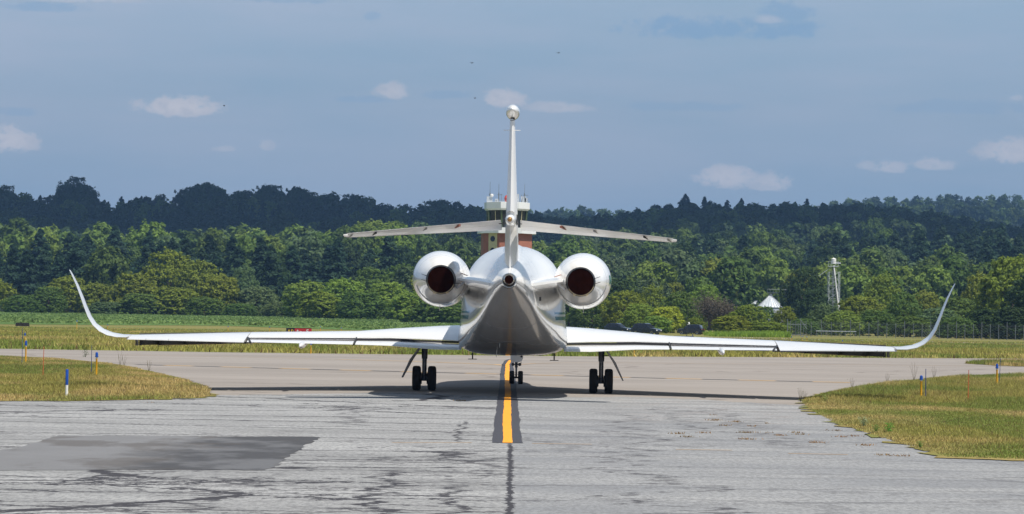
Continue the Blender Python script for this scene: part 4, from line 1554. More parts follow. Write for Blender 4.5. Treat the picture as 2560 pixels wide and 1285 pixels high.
def hull_ring(y):
    S = stations
    for a, b in zip(S, S[1:]):
        if a[0] <= y <= b[0] + 1e-9:
            t = (y - a[0]) / (b[0] - a[0])
            q = [a[i] + (b[i] - a[i]) * t for i in range(6)]
            break
    _, zt, zb, hw, bl, pe = q
    ring = []
    for i in range(NP + 1):
        X_ = CIRC[i][0] * (1 - bl - pe) + HULL[i][0] * bl + PEAR[i][0] * pe
        Z_ = CIRC[i][1] * (1 - bl - pe) + HULL[i][1] * bl + PEAR[i][1] * pe
        ring.append((X_ * hw, zb + (zt - zb) * Z_))
    full = [(x, y, z) for x, z in ring] + [(-x, y, z) for x, z in reversed(ring[1:-1])]
    return full


yl = sorted(set([s_[0] for s_ in stations] + [round(-10 + .5 * i, 2) for i in range(46)]))
# smooth the station table by averaging neighbours
mb = MB().loft([hull_ring(y) for y in yl])
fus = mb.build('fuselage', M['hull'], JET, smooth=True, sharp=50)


def hull_x(y, z):
    r_ = hull_ring(y)[:NP + 1]
    best = max((x for x, _, zz in r_ if abs(zz - z) < 0.12), default=1.5)
    for (x0, _, z0), (x1, _, z1) in zip(r_, r_[1:]):
        if z0 <= z <= z1: return x0 + (x1 - x0) * (z - z0) / max(z1 - z0, 1e-6)
    return best


# cabin windows and windscreen (ahead, for the side views)
for sx in (-1, 1):
    for i in range(11):
        y = 8.6 - i * 0.75
        z = 3.05
        x = hull_x(y, z)
        mb = MB()
        mb.lathe([(-0.02, .001), (0.012, .13), (0.016, .10), (0.018, .001)], 'x', (0, 0, 0), 14)
        o = mb.build('cabin_window', M['glass'], JET)
        o.scale = (sx, 1, 1.35)
        o.location = (sx * (x - 0.004), y, z)
mb = MB()
for sx in (-1, 1):
    for (ya, yb, za, zb) in ((10.2, 11.0, 3.15, 3.62), (11.05, 11.7, 2.98, 3.30)):
        q = [(sx * (hull_x(y, z) + 0.012), y, z) for y, z in ((ya, za), (yb, za - .05), (yb - .1, zb - .12), (ya, zb))]
        mb.add(q, [(0, 1, 2, 3)])
mb.build('windscreen', M['glass'], JET)
# S-duct intake hump on top, ahead of the fin
hump = []
for y, w_, h_ in ((-2.2, .36, .07), (-2.9, .36, .08), (-4.2, .34, .05), (-6.0, .30, .0), (-8.0, .24, -.04), (-9.3, .14, -.09)):
    zt = hull_ring(y)[NP][2]
    hump.append([(w_ * math.cos(t), y, zt - .25 + (h_ + .25) * math.sin(t)) for t in [math.pi * i / 14 for i in range(15)]] + [(-w_ * .9, y, zt - .5), (w_ * .9, y, zt - .5)])
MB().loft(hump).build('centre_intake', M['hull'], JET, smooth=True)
# centre engine nozzle
MB().lathe([(-9.75, .225), (-10.02, .195), (-10.14, .185), (-10.14, .17), (-10.0, .165)], 'y', (0, 0, 3.165), 28).build('centre_nozzle', M['metal'], JET, True)
MB().lathe([(-10.10, .168), (-10.28, .118), (-10.29, .112), (-10.0, .10)], 'y', (0, 0, 3.185), 28).build('nozzle_cone', M['metal'], JET, True)
MB().lathe([(-10.291, .112), (-10.27, .105), (-10.2, .001)], 'y', (0, 0, 3.185), 28).build('exhaust_cavity', M['soot'], JET, True)
for i in range(9):
    t = R(-150 + i * 15)
    MB().tube((.168 * math.cos(t), -10.14, 3.165 + .168 * math.sin(t)), (.12 * math.cos(t), -10.27, 3.185 + .12 * math.sin(t)), .007, .007, 4).build('nozzle_rib', M['dark_metal'], JET)
# panel seams: belly ring, lower access panel
ringp = [Vector(p) for p in hull_ring(-4.4)[:11]] + []
for nm, yy_, k0 in (('panel_seam', -4.7, 11), ('panel_seam', -6.2, 12)):
    r_ = hull_ring(yy_)
    half = [Vector(r_[i]) for i in range(0, k0)]
    other = [Vector((-p.x, p.y, p.z)) for p in half[1:]]
    line = list(reversed(other)) + half
    mb = MB()
    for a, b in zip(line, line[1:]): mb.tube(a, b, .006, .006, 4, False)
    mb.build(nm, M['gear'], JET)
for (x, z0) in ((-.32, 1.5), (0.03, 1.72), (-.05, 2.0), (.12, 1.35)):
    y0 = -4.3 if z0 > 1.45 else -2.6
    MB().tube((x, y0, z0), (x, y0 - .10, z0 - .13), .011, .006, 5).build('drain_tube', M['white'], JET)
MB().tube((-.42, -3.2, 1.28), (-.36, -4.2, 1.55), .008, .005, 5).tube((-.42, -3.2, 1.28), (-.44, -3.0, 1.08), .010, .008, 5).build('whip_antenna', M['white'], JET)
for sx in (-1, 1):
    MB().tube((sx * 1.23, 1.0, 1.2), (sx * 1.23, .95, .95), .022, .02, 8).box((sx * 1.23, .95, .945), (.26, .30, .018)).build('drain_mast', M['dark_metal'], JET)
    MB().lathe([(0, .001), (0.0, .14), (-.02, .12), (-.025, .001)], 'z', (sx * .72, .5, 1.11), 14).build('belly_antenna', M['dark_metal'], JET)
    if sx > 0: MB().box((sx * 0.80, -7.6, 2.72), (.05, .10, .10)).build('side_vent', M['seal_and_shade'], JET)

# ---- fin
def fin_sec(z, yle, yte, th):
    out = []
    c = yle - yte
    prof = [(0, 0), (.03, .35), (.12, .72), (.35, 1.0), (.6, .92), (.8, .62), (1.0, .035)]
    for t, h_ in prof: out.append((th * h_, yle - c * t, z))
    for t, h_ in reversed(prof[1:]): out.append((-th * h_, yle - c * t, z))
    return out


MB().loft([fin_sec(3.35, -4.2, -9.25, .20), fin_sec(3.9, -4.6, -9.1, .19), fin_sec(4.55, -5.3, -9.25, .17), fin_sec(5.0, -5.75, -9.3, .155), fin_sec(6.0, -6.75, -9.25, .115), fin_sec(7.42, -8.1, -9.2, .065)]).build('fin', M['tail'], JET, True, 30)
MB().loft([fin_sec(4.98, -8.35, -9.42, .115), fin_sec(6.0, -8.5, -9.33, .085), fin_sec(7.38, -8.75, -9.25, .052)]).build('rudder', M['tail'], JET, True, 30)
MB().box((0, -9.40, 4.98), (.11, .02, .008)).box((0, -9.26, 7.36), (.09, .02, .012)).build('rudder_seam', M['seal_and_shade'], JET)
MB().lathe([(-7.5, .001), (-7.6, .07), (-7.85, .135), (-8.3, .175), (-8.8, .185), (-9.2, .165), (-9.5, .115), (-9.7, .05), (-9.78, .001)], 'y', (.01, 0, 7.62), 28).build('fin_tip_pod', M['paint'], JET, True)
MB().box((.01, -8.75, 7.43), (.11, .7, .03)).build('pod_seam', M['seal_and_shade'], JET)
MB().box((0.0, -8.95, 7.13), (.44, .03, .014)).build('fin_antenna_bar', M['white'], JET)
# tail junction bullet and lens
MB().lathe([(-7.4, .001), (-7.7, .10), (-8.5, .15), (-9.3, .145), (-9.72, .12), (-9.86, .09), (-9.90, .068), (-9.90, .001)], 'y', (0, 0, 4.755), 26).build('tail_bullet', M['paint'], JET, True)
MB().lathe([(-9.89, .066), (-9.93, .058), (-9.96, .034), (-9.97, .001)], 'y', (-.01, 0, 4.75), 18).build('tail_light', M['amber'], JET, True)
# ---- tailplane: leading edge trimmed low so that its underside faces back
def stab_sec(x, yte, zte, yle, zle, th, a=0.0, b=1.0):
    """slice of the tailplane between fractions a and b of the chord, from the trailing edge"""
    out_t, out_b = [], []
    for i in range(9):
        t = a + (b - a) * i / 8
        y, z = yte + (yle - yte) * t, zte + (zle - zte) * t
        h_ = th * (math.sqrt(max(1 - t, 0)) * t * 2.2) + .006
        out_t.append((x, y, z + h_ * .5))
        out_b.append((x, y, z - h_ * .6))
    return out_t + list(reversed(out_b))


for sx in (-1, 1):
    secs = []
    for t, ff_ in ((0.03, 0), (.35, 0), (.7, 0), (.97, 0), (1.0, 1)):
        x = sx * (.13 + (4.33 - .13) * t)
        yte, zte = -9.42 - .50 * t, 4.760 - .450 * t
        yle, zle = -7.35 - 1.80 * t, 4.60 - .345 * t
        th = .15 - .08 * t
        if ff_: yle, yte, th = yle - .12, yte + .04, .02
        secs.append((x, yte, zte, yle, zle, th))
    MB().loft([stab_sec(*s_, .34, 1.0) for s_ in secs]).build('stabilizer', M['tail'], JET, True)
    e_o = MB().loft([stab_sec(*s_, 0.0, .325) for s_ in secs[:4]]).build('elevator', M['tail'], JET, True)
    MB().loft([stab_sec(s_[0], s_[1], s_[2], s_[3], s_[4], s_[5] * .5, .30, .36) for s_ in secs[:4]]).build('hinge_seam', M['seal_and_shade'], JET)
    for t, mt, wd in ((.30, 'rust', .05), (.81, 'seal_and_shade', .02), (.955, 'gear', .01), (.5, 'gear', .012)):
        x = sx * (.13 + 4.2 * t)
        yte, zte = -9.42 - .50 * t, 4.760 - .450 * t
        MB().box((x, yte + .28, zte - .035 - .02), (wd, .62, .05), Euler((-.06, 0, sx * -.25)).to_matrix()).build('elevator_seam', M[mt], JET)
    for t in (.62, .72, .82, .9, .97):
        x = sx * (.13 + 4.2 * t)
        MB().tube((x, -9.42 - .5 * t, 4.760 - .450 * t), (x, -9.60 - .5 * t, 4.76 - .435 * t), .006, .003, 4).build('static_wick', M['gear'], JET)
    MB().tube((sx * .17, -9.3, 4.62), (sx * .17, -9.3, 4.9), .018, .018, 6).tube((sx * .17, -9.4, 4.66), (sx * .30, -9.35, 4.655), .012, .012, 6).build('hinge_fitting', M['dark_metal'], JET)

# ---- side engines
for sx in (-1, 1):
    cx, cz = sx * 1.985, 3.265
    nx, nz_c = sx * 1.885, 3.205
    prof = [(-7.02, .405), (-6.75, .50), (-6.4, .60), (-6.0, .68), (-5.5, .745), (-4.9, .785), (-4.2, .80), (-3.4, .795), (-2.6, .765), (-1.9, .70), (-1.5, .64), (-1.42, .60), (-1.5, .56), (-1.9, .54), (-2.4, .53)]

    def nac_ring(a, r_):
        t = min(max((a + 5.2) / -1.8, 0), 1)
        return [(cx + (nx - cx) * t + r_ * math.cos(q), a, cz + (nz_c - cz) * t + r_ * .985 * math.sin(q)) for q in [2 * math.pi * i / 48 for i in range(48)]]

    MB().loft([nac_ring(a, r_) for a, r_ in prof], cap0=False, cap1=False).build('engine_cowl', M['cowl'], JET, True, 60)
    MB().lathe([(-2.4, .53), (-2.41, .15), (-2.2, .08), (-2.05, .001)], 'y', (cx, 0, cz), 32).build('fan', M['dark_metal'], JET, True)
    # twelve-sided nozzle with a dark cavity
    MB().lathe([(-6.95, .402), (-7.12, .372), (-7.16, .362), (-7.14, .352), (-6.9, .34)], 'y', (nx, 0, nz_c), 40).build('nozzle', M['dark_metal'], JET, True)
    MB().lathe([(-7.145, .358), (-6.7, .33), (-6.2, .30), (-6.0, .001)], 'y', (nx, 0, nz_c), 32).build('exhaust_cavity', M['soot'], JET, True)
    mb = MB()
    for q0 in range(-148, -20, 8):
        t0, t1 = R(q0), R(q0 + 8)
        mb.tube((nx + .372 * math.cos(t0), -7.15, nz_c + .372 * math.sin(t0)), (nx + .372 * math.cos(t1), -7.15, nz_c + .372 * math.sin(t1)), .009, .009, 4, False)
    for q0 in (-118, -112, -66, -60):
        mb.box((nx + .40 * math.cos(R(q0)), -7.13, nz_c + .40 * math.sin(R(q0))), (.022, .03, .05))
    mb.build('nozzle_rim', M['tan'], JET)
    for q0 in ((14, -8) if sx > 0 else (166, 188)):
        p = Vector((nx + .38 * math.cos(R(q0)), -7.1, nz_c + .38 * math.sin(R(q0))))
        MB().tube(p, p + Vector((sx * .16, .0, .055)), .010, .006, 5).build('reverser_rod', M['seal_and_shade'], JET)
    p = Vector((nx - sx * .37, -7.1, nz_c - .09))
    MB().tube(p, p + Vector((-sx * .17, .05, 0)), .010, .008, 5).build('reverser_rod', M['seal_and_shade'], JET)
    MB().tube((cx + sx * .02, -4.6, 2.50), (cx + sx * .02, -4.72, 2.37), .012, .008, 5).build('drain_tube', M['white'], JET)
    # clamshell joint seam ring
    mb = MB()
    rg = nac_ring(-6.05, .678)
    for i in range(26, 47): mb.tube(rg[i], rg[(i + 1) % 48], .008, .008, 4, False)
    mb.build('cowl_seam', M['gear'], JET)
    # pylon
    secs = []
    for x, yl_, yt_, z_, th in ((.55, -2.9, -7.2, 3.10, .17), (1.0, -3.1, -7.1, 3.17, .15), (1.35, -3.3, -6.9, 3.22, .13), (1.62, -3.6, -6.6, 3.26, .12)):
        c = yl_ - yt_
        pr = [(0, 0), (.04, .5), (.2, .95), (.5, 1.0), (.85, .7), (1.0, .22)]
        secs.append([(sx * x, yl_ - c * t, z_ + th * h_) for t, h_ in pr] + [(sx * x, yl_ - c * t, z_ - th * h_) for t, h_ in reversed(pr[1:])])
    MB().loft(secs).build('pylon', M['paint'], JET, True, 40)
    MB().tube((sx * 1.18, -6.9, 3.33), (sx * 1.36, -6.4, 3.40), .012, .012, 5).build('pylon_seal', M['rust'], JET)
    MB().box((sx * 1.36, -7.0, 3.06), (.26, .35, .05), Euler((0, sx * .7, 0)).to_matrix()).build('pylon_fairing', M['gear'], JET)
# registration letter on the outer side of the right cowl
def cowl_pt(ang, y, lift=.006):
    a_ = y
    prof_ = [(-7.02, .405), (-6.75, .50), (-6.4, .60), (-6.0, .68), (-5.5, .745), (-4.9, .785), (-4.2, .80), (-3.4, .795), (-2.6, .765)]
    r_ = float(np.interp(a_, [p[0] for p in prof_], [p[1] for p in prof_])) + lift
    t = min(max((a_ + 5.2) / -1.8, 0), 1)
    return (1.985 - .10 * t + r_ * math.cos(ang), a_, 3.265 - .06 * t + r_ * .985 * math.sin(ang))


def stroke(mb, a, b, w=.055):
    """a, b = (along, height angle) on the cowl"""
    n = 6
    for side in (0,):
        vv, ff = [], []
        for i in range(n + 1):
            t = i / n
            y, g_ = a[0] + (b[0] - a[0]) * t, a[1] + (b[1] - a[1]) * t
            dy, dg = (b[0] - a[0]), (b[1] - a[1]) * .8
            l_ = math.hypot(dy, dg)
            oy, og = -dg / l_ * w / 2, dy / l_ * w / 2 / .8
            vv += [cowl_pt(g_ - og, y - oy), cowl_pt(g_ + og, y + oy)]
        for i in range(n): ff.append((2 * i, 2 * i + 1, 2 * i + 3, 2 * i + 2))
        mb.add(vv, ff)


mb = MB()
yA = -5.55
stroke(mb, (yA, -.12), (yA, .22), .09)
stroke(mb, (yA, .22), (yA + .34, -.12), .09)
stroke(mb, (yA + .34, -.12), (yA + .34, .22), .09)
mb.build('registration_letter', M['teal'], JET)

# ---- wings
#      x,   yLE, crest(y,z), slot(y,z), TE(y,z), thickness
WST = [(1.40, 5.70, 2.6, 1.970, -.15, 1.50, -1.25, 1.25, .50), (2.3, 4.70, 2.0, 1.925, -.35, 1.54, -1.45, 1.255, .44), (3.6, 3.20, .9, 1.83, -.60, 1.57, -1.70, 1.345, .34),
       (4.6, 2.10, 0., 1.745, -1.10, 1.555, -2.10, 1.367, .29), (7.6, -.70, -1.8, 1.67, -2.80, 1.535, -3.60, 1.407, .22), (10.7, -3.0, -3.8, 1.560, -4.35, 1.505, -4.90, 1.455, .15)]


def wst(x):
    for a, b in zip(WST, WST[1:]):
        if a[0] - 1e-6 <= x <= b[0] + 1e-6:
            t = (x - a[0]) / (b[0] - a[0])
            return [a[i] + (b[i] - a[i]) * t for i in range(9)]
    return list(WST[-1])


def wing_sec(x, sx, to_te=False, lead=0.0):
    _, yle, yc, zc, ys_, zs_, yt, zt, th = wst(x)
    zle = zc - th * .42
    y_end, z_end = (yt, zt) if to_te else (ys_, zs_)
    if to_te:
        z_end = zt
    top, bot = [], []
    n = 14
    tc_ = (yle - yc) / (yle - y_end)
    for i in range(n + 1):
        t = (i / n) ** 1.5
        y = yle + (y_end - yle) * t
        if t < tc_:
            z = zle + (zc - zle) * math.sqrt(max(0, 1 - (1 - t / tc_) ** 2))
        else:
            z = zc + (z_end - zc) * ((t - tc_) / (1 - tc_)) ** (1.35)
        tk = th * (2.0 * math.sqrt(t) * (1 - t) * .95) + .022 * min(1, t * 4)
        top.append((sx * x, y, z))
        bot.append((sx * x, y, z - tk))
    return top + list(reversed(bot[1:]))


def flap_sec(x, sx, defl=0.0):
    _, yle, yc, zc, ys_, zs_, yt, zt, th = wst(x)
    out_t, out_b = [], []
    y0, z0 = ys_ + .10, zs_ - .100
    for t in (0, .08, .2, .4, .6, .8, 1.0):
        y, z = y0 + (yt - y0) * t, z0 + (zt - z0) * t + .045 * math.sin(math.pi * t)
        k_ = .085 * math.sqrt(t) * (1 - t) * 1.6 + .008
        out_t.append((sx * x, y, z))
        out_b.append((sx * x, y, z - k_))
    return out_t + list(reversed(out_b))


for sx in (-1, 1):
    xs1 = [1.40, 1.8, 2.3, 2.9, 3.6, 4.1, 4.6, 5.5, 6.5, 7.58]
    MB().loft([wing_sec(x, sx) for x in xs1]).build('wing', M['paint'], JET, True, 40)
    MB().loft([wing_sec(x, sx, True) for x in (7.60, 8.4, 9.2, 10.0, 10.72)]).build('outer_wing', M['paint'], JET, True, 40)
    MB().loft([flap_sec(x, sx) for x in (1.50, 2.3, 3.0, 3.6, 4.1, 4.55)]).build('flap', M['paint'], JET, True, 40)
    MB().loft([flap_sec(x, sx) for x in (4.62, 5.5, 6.5, 7.52)]).build('flap', M['paint'], JET, True, 40)
    # black strip drawn in for the shade between wing and flap, and the second slot of the outboard flap
    def cove(xa, xb, dz0, dz1, dy):
        vv = []
        for x in (xa, (xa + xb) / 2, xb):
            w_ = wst(x)
            vv += [(sx * x, w_[4] + dy, w_[5] + dz0), (sx * x, w_[4] + dy, w_[5] + dz1)]
        return MB().add(vv, [(0, 2, 3, 1), (2, 4, 5, 3)])
    cove(1.5, 7.55, -.018, -.078, -.004).build('flap_slot_shade', M['seal_and_shade'], JET)
    vv = []
    for x in (4.62, 6.0, 7.5):
        w_ = wst(x)
        t = .22
        y, z = w_[4] + (w_[6] - w_[4]) * t, w_[5] - .075 + (w_[7] - w_[5] + .075) * t
        vv += [(sx * x, y, z + .043), (sx * x, y - .02, z + .028)]
    MB().add(vv, [(0, 2, 3, 1), (2, 4, 5, 3)]).build('flap_seam', M['gear'], JET)
    # spanwise end seams
    w_ = wst(4.585)
    MB().box((sx * 4.585, (w_[4] + w_[6]) / 2, (w_[5] + w_[7]) / 2 - .01), (.035, 1.0, .05), Euler((math.atan2(w_[5] - w_[7], w_[4] - w_[6]), 0, 0)).to_matrix()).build('flap_gap', M['dark_metal'], JET)
    w_ = wst(7.58)
    MB().add([(sx * 7.56, w_[4], w_[5] + .01), (sx * 7.62, w_[4], w_[5] + .012), (sx * 7.44, w_[6] - .02, w_[7] - .0), (sx * 7.38, w_[6] - .02, w_[7] + .0), (sx * 7.56, w_[4], w_[5] - .06), (sx * 7.62, w_[4], w_[5] - .06), (sx * 7.44, w_[6] - .02, w_[7] - .05), (sx * 7.38, w_[6] - .02, w_[7] - .05)],
             [(0, 1, 2, 3), (4, 7, 6, 5), (0, 4, 5, 1), (2, 6, 7, 3), (1, 5, 6, 2), (3, 7, 4, 0)]).build('flap_end', M['dark_metal'], JET)
    MB().box((sx * 10.70, -4.62, 1.47), (.02, .6, .06)).build('aileron_seam', M['gear'], JET)
    # drooped leading edge slats: their hollow backs show below the wing
    def slat(xa, xb, zb0, zb1, nm='slat'):
        rings = []
        n = max(2, int((xb - xa) / .8))
        for i in range(n + 1):
            f = i / n
            x = xa + (xb - xa) * f
            w_ = wst(x)
            zle = w_[3] - w_[8] * .42
            zb = zb0 + (zb1 - zb0) * f
            y0 = w_[1]
            out = [(y0 + .02, zle + .10), (y0 + .22, zle + .06), (y0 + .36, zle - .04), (y0 + .38, (zle + zb) / 2), (y0 + .30, zb), (y0 + .26, zb + .005), (y0 + .33, (zle + zb) / 2), (y0 + .31, zle - .04), (y0 + .20, zle + .04), (y0 + .02, zle + .085)]
            rings.append([(sx * x, a, b) for a, b in out])
        return MB().loft(rings).build(nm, M['belly'], JET, True, 40)
    slat(7.66, 10.68, 1.33, 1.255)
    slat(3.2, 7.58, 1.38, 1.335)
    # ribs and the tan lip on the outboard slat
    for x in (7.9, 8.55, 9.45, 10.15, 10.66):
        w_ = wst(x)
        f = (x - 7.66) / 3.02
        zb = 1.33 - .075 * f
        MB().box((sx * x, w_[1] + .20, (w_[3] - w_[8] * .42 + zb) / 2 - .02), (.05, .26, .22)).build('slat_track', M['dark_metal'], JET)
    MB().box((sx * 9.35, wst(9.35)[1] + .28, 1.285), (2.2, .03, .02), Euler((0, sx * .025, sx * math.atan2(-2.3, 3.1) * 1.0)).to_matrix()).build('slat_lip', M['tan'], JET)
    w_ = wst(10.68)
    MB().box((sx * 10.75, w_[1] + .10, 1.38), (.03, .42, .27)).build('slat_end', M['gear'], JET)
    # flap track fairing, a small white canoe
    fr = []
    for y, r_, zc_ in ((-1.2, .01, 1.40), (-1.8, .06, 1.38), (-2.6, .085, 1.345), (-3.2, .08, 1.325), (-3.5, .05, 1.31), (-3.7, .005, 1.30)):
        fr.append([(sx * 6.0 + r_ * math.cos(q) * .9, y, zc_ + r_ * 1.15 * math.sin(q)) for q in [2 * math.pi * i / 12 for i in range(12)]])
    MB().loft(fr).build('flap_track_fairing', M['paint'], JET, True, 60)
    # winglet: x, z, yTE, chord, thickness along the bend
    wl = [(10.74, 1.495, -4.88, 1.84, .135), (11.0, 1.50, -4.98, 1.70, .13), (11.24, 1.55, -5.08, 1.58, .13), (11.44, 1.66, -5.2, 1.46, .125), (11.60, 1.83, -5.33, 1.34, .115), (11.71, 2.05, -5.48, 1.2, .10), (11.79, 2.32, -5.64, 1.06, .085),
          (11.87, 2.62, -5.8, .92, .07), (11.96, 2.92, -5.95, .76, .052), (12.06, 3.20, -6.12, .56, .034), (12.10, 3.33, -6.25, .36, .012)]
    secs = []
    for i, (x, z, yte, c, th) in enumerate(wl):
        a, b = wl[max(i - 1, 0)], wl[min(i + 1, len(wl) - 1)]
        d = Vector((b[0] - a[0], b[1] - a[1])).normalized()
        nx_, nz2 = -d.y, d.x
        pr = [(0, .05), (.2, .45), (.45, .85), (.7, 1.0), (.9, .65), (.98, .25), (1.0, 0)]
        sk = .105 * min(1, max(0, (i - 1) / 3)) * c
        top = [(sx * (x + sk * t + nx_ * th * .55 * h_), yte + c * t, z + nz2 * th * .55 * h_) for t, h_ in pr]
        bot = [(sx * (x + sk * t - nx_ * th * .45 * h_), yte + c * t, z - nz2 * th * .45 * h_) for t, h_ in reversed(pr[:-1])]
        secs.append(top + bot)
    MB().loft(secs).build('winglet', M['paint'], JET, True, 50)
    for x, z, y in ((11.25, 1.56, -5.1), (10.95, 1.49, -4.98), (10.2, 1.46, -4.7), (9.6, 1.46, -4.45)):
        MB().tube((sx * x, y + .02, z), (sx * x, y - .13, z - .015), .006, .003, 4).build('static_wick', M['gear'], JET)


# ---- landing gear
def tyre(parent, x, y, r_, w_, hub=.5):
    mb = MB()
    mb.lathe([(-w_ / 2 * .75, r_ * hub), (-w_ / 2, r_ * (hub + .12)), (-w_ / 2, r_ * .86), (-w_ / 2 * .80, r_ * .965), (-w_ / 2 * .45, r_ * .997), (-w_ * .20, r_ * 1.0), (-w_ * .185, r_ * .985), (-w_ * .165, r_ * .985), (-w_ * .15, r_),
              (-w_ * .03, r_), (-w_ * .015, r_ * .985), (w_ * .015, r_ * .985), (w_ * .03, r_), (w_ * .15, r_), (w_ * .165, r_ * .985), (w_ * .185, r_ * .985), (w_ * .20, r_),
              (w_ / 2 * .45, r_ * .997), (w_ / 2 * .80, r_ * .965), (w_ / 2, r_ * .86), (w_ / 2, r_ * (hub + .12)), (w_ / 2 * .75, r_ * hub)], 'x', (x, y, r_), 36)
    t = mb.build('tyre', M['rubber'], parent, True, 40)
    MB().lathe([(-w_ / 2 * .7, .001), (-w_ / 2 * .72, r_ * .28), (-w_ / 2 * .55, r_ * .34), (-w_ / 2 * .7, r_ * hub), (w_ / 2 * .7, r_ * hub), (w_ / 2 * .55, r_ * .34), (w_ / 2 * .72, r_ * .28), (w_ / 2 * .7, .001)], 'x', (x, y, r_), 24).build('rim', M['gear'], parent, True, 40)
    return t


for sx in (-1, 1):
    G = empty('landing_gear', (sx * 2.63, 0, 0))
    G.parent = JET
    tyre(G, -.228, 0, .368, .240)
    tyre(G, .228, 0, .368, .240)
    MB().tube((0, 0, .95), (0, 0, 1.42), .088, .10, 14).tube((0, 0, .34), (0, 0, .98), .070, .070, 12).tube((0, 0, .30), (0, 0, .52), .085, .07, 12).box((0, -.075, .98), (.09, .03, .14)) \
        .tube((0, .05, .85), (0, .45, 1.3), .028, .028, 8).build('strut', M['dark_metal'], G, True, 40)
    MB().tube((-.22, 0, .365), (.22, 0, .365), .05, .05, 12).build('axle', M['dark_metal'], G, True, 40)
    MB().box((0, -.13, .60), (.05, .09, .26), Euler((.45, 0, 0)).to_matrix()).box((0, -.13, .82), (.05, .07, .26), Euler((-.45, 0, 0)).to_matrix()).build('torque_link', M['gear'], G)
    MB().tube((-.05, -.09, .42), (-.05, -.07, .9), .009, .009, 5).tube((.04, -.09, .36), (.055, -.07, 1.0), .009, .009, 5).tube((-.1, -.06, .30), (.1, -.06, .30), .010, .010, 5) \
        .tube((-.12, -.05, .46), (.12, -.05, .46), .008, .008, 5).tube((-.09, -.1, .24), (-.05, -.08, .42), .009, .009, 5).tube((.09, -.1, .24), (.05, -.08, .42), .009, .009, 5).build('brake_lines', M['seal_and_shade'], G)
    for x in (-.105, .105):
        MB().lathe([(-.025, .03), (-.03, .17), (.03, .17), (.025, .03)], 'x', (x, 0, .365), 20).build('brake_disc', M['dark_metal'], G)
    # slanting outer door with a link to the leg
    s2 = sx
    vv = [(s2 * .11, -.50, 1.30), (s2 * .15, -.50, 1.30), (s2 * .66, -.36, .40), (s2 * .64, -.36, .38), (s2 * .11, .50, 1.30), (s2 * .15, .50, 1.30), (s2 * .66, .34, .40), (s2 * .64, .34, .38)]
    vv += [(s2 * .35, -.46, .93), (s2 * .42, -.46, .93), (s2 * .35, .45, .93), (s2 * .42, .45, .93)]
    MB().add(vv, [(0, 1, 9, 8), (8, 9, 2, 3), (4, 10, 11, 5), (10, 7, 6, 11), (0, 8, 10, 4), (8, 3, 7, 10), (1, 5, 11, 9), (9, 11, 6, 2), (3, 2, 6, 7), (0, 4, 5, 1)]).build('gear_door', M['gear'], G)
    MB().tube((0, -.06, 1.12), (s2 * .20, -.3, 1.13), .014, .014, 6).build('door_link', M['dark_metal'], G)
    MB().add([(-sx * .07, -.1, 1.30), (-sx * .34, -.15, 1.38), (-sx * .34, .35, 1.38), (-sx * .07, .3, 1.22), (-sx * .07, -.1, 1.38), (-sx * .07, .3, 1.38)], [(0, 1, 2, 3), (0, 4, 1), (3, 2, 5), (0, 3, 5, 4)]).build('side_brace', M['dark_metal'], G)

G = empty('nose_gear', (0, 9.0, 0))
G.parent = JET
tyre(G, -.145, 0, .222, .165)
tyre(G, .145, 0, .222, .165)
MB().tube((0, 0, .22), (0, 0, .60), .032, .032, 10).tube((0, 0, .55), (0, 0, 1.5), .05, .06, 12).tube((-.15, 0, .222), (.15, 0, .222), .03, .03, 10).tube((0, -.1, .38), (0, -.02, .60), .025, .025, 6).build('strut', M['dark_metal'], G, True, 40)
for x in (-.11, .11):
    MB().lathe([(0, .001), (0, .055), (.06, .05), (.09, .001)], 'y', (x, -.12, .66), 14).tube((x, -.1, .66), (0, 0, .66), .015, .015, 6).build('taxi_light', M['dark_metal'], G, True)
MB().tube((.155, -.1, .76), (.155, -.1, .62), .012, .012, 5).build('steering_link', M['dark_metal'], G)
# bluish grey rear door of the nose gear bay, rounded at its lower right corner
dz = [(-.19, 1.38), (-.19, .78), (-.17, .745), (.10, .74), (.19, .79), (.225, .87), (.225, 1.38)]
MB().loft([[(x, -.42, z) for x, z in dz], [(x, -.38, z) for x, z in dz]]).build('gear_door', M['paint'], G)
MB().lathe([(0, .001), (0, .035), (-.02, .03), (-.02, .001)], 'y', (.17, -.42, .93), 12).build('door_vent', M['seal_and_shade'], G)


# ================================================================== markers, lights, signs
def edge_light(pos, h, rz, label, top_mat='blue', bulb=1.0):
    e = empty('edge_light', pos, rz)
    tag(e, label, 'edge light', 'taxiway and runway edge lights')
    MB().lathe([(0, .001), (0, .032), (h * .70, .030), (h * .72, .038), (h * .74, .038), (h * .75, .001)], 'z', (0, 0, 0), 12).build('post', M['yellow'], e, True, 40)
    MB().lathe([(h * .745, .001), (h * .745, .034), (h * .80, .036), (h * .805, .001)], 'z', (0, 0, 0), 12).build('collar', M['white'], e, True, 40)
    MB().lathe([(h * .80, .001), (h * .805, .058), (h * .84, .058), (h * .85, .046), (h * .94, .047), (h * .98, .034), (h, .001)], 'z', (0, 0, 0), 14).build('lamp_dome', M[top_mat], e, True, 40)
    return e


def elight(u, vt, vb, label, top_mat='blue', fixed=None):
    p = gr(u, vb)
    h = at(u, vt, p.y).z
    return edge_light(p, h, random.uniform(0, 3), label, top_mat)


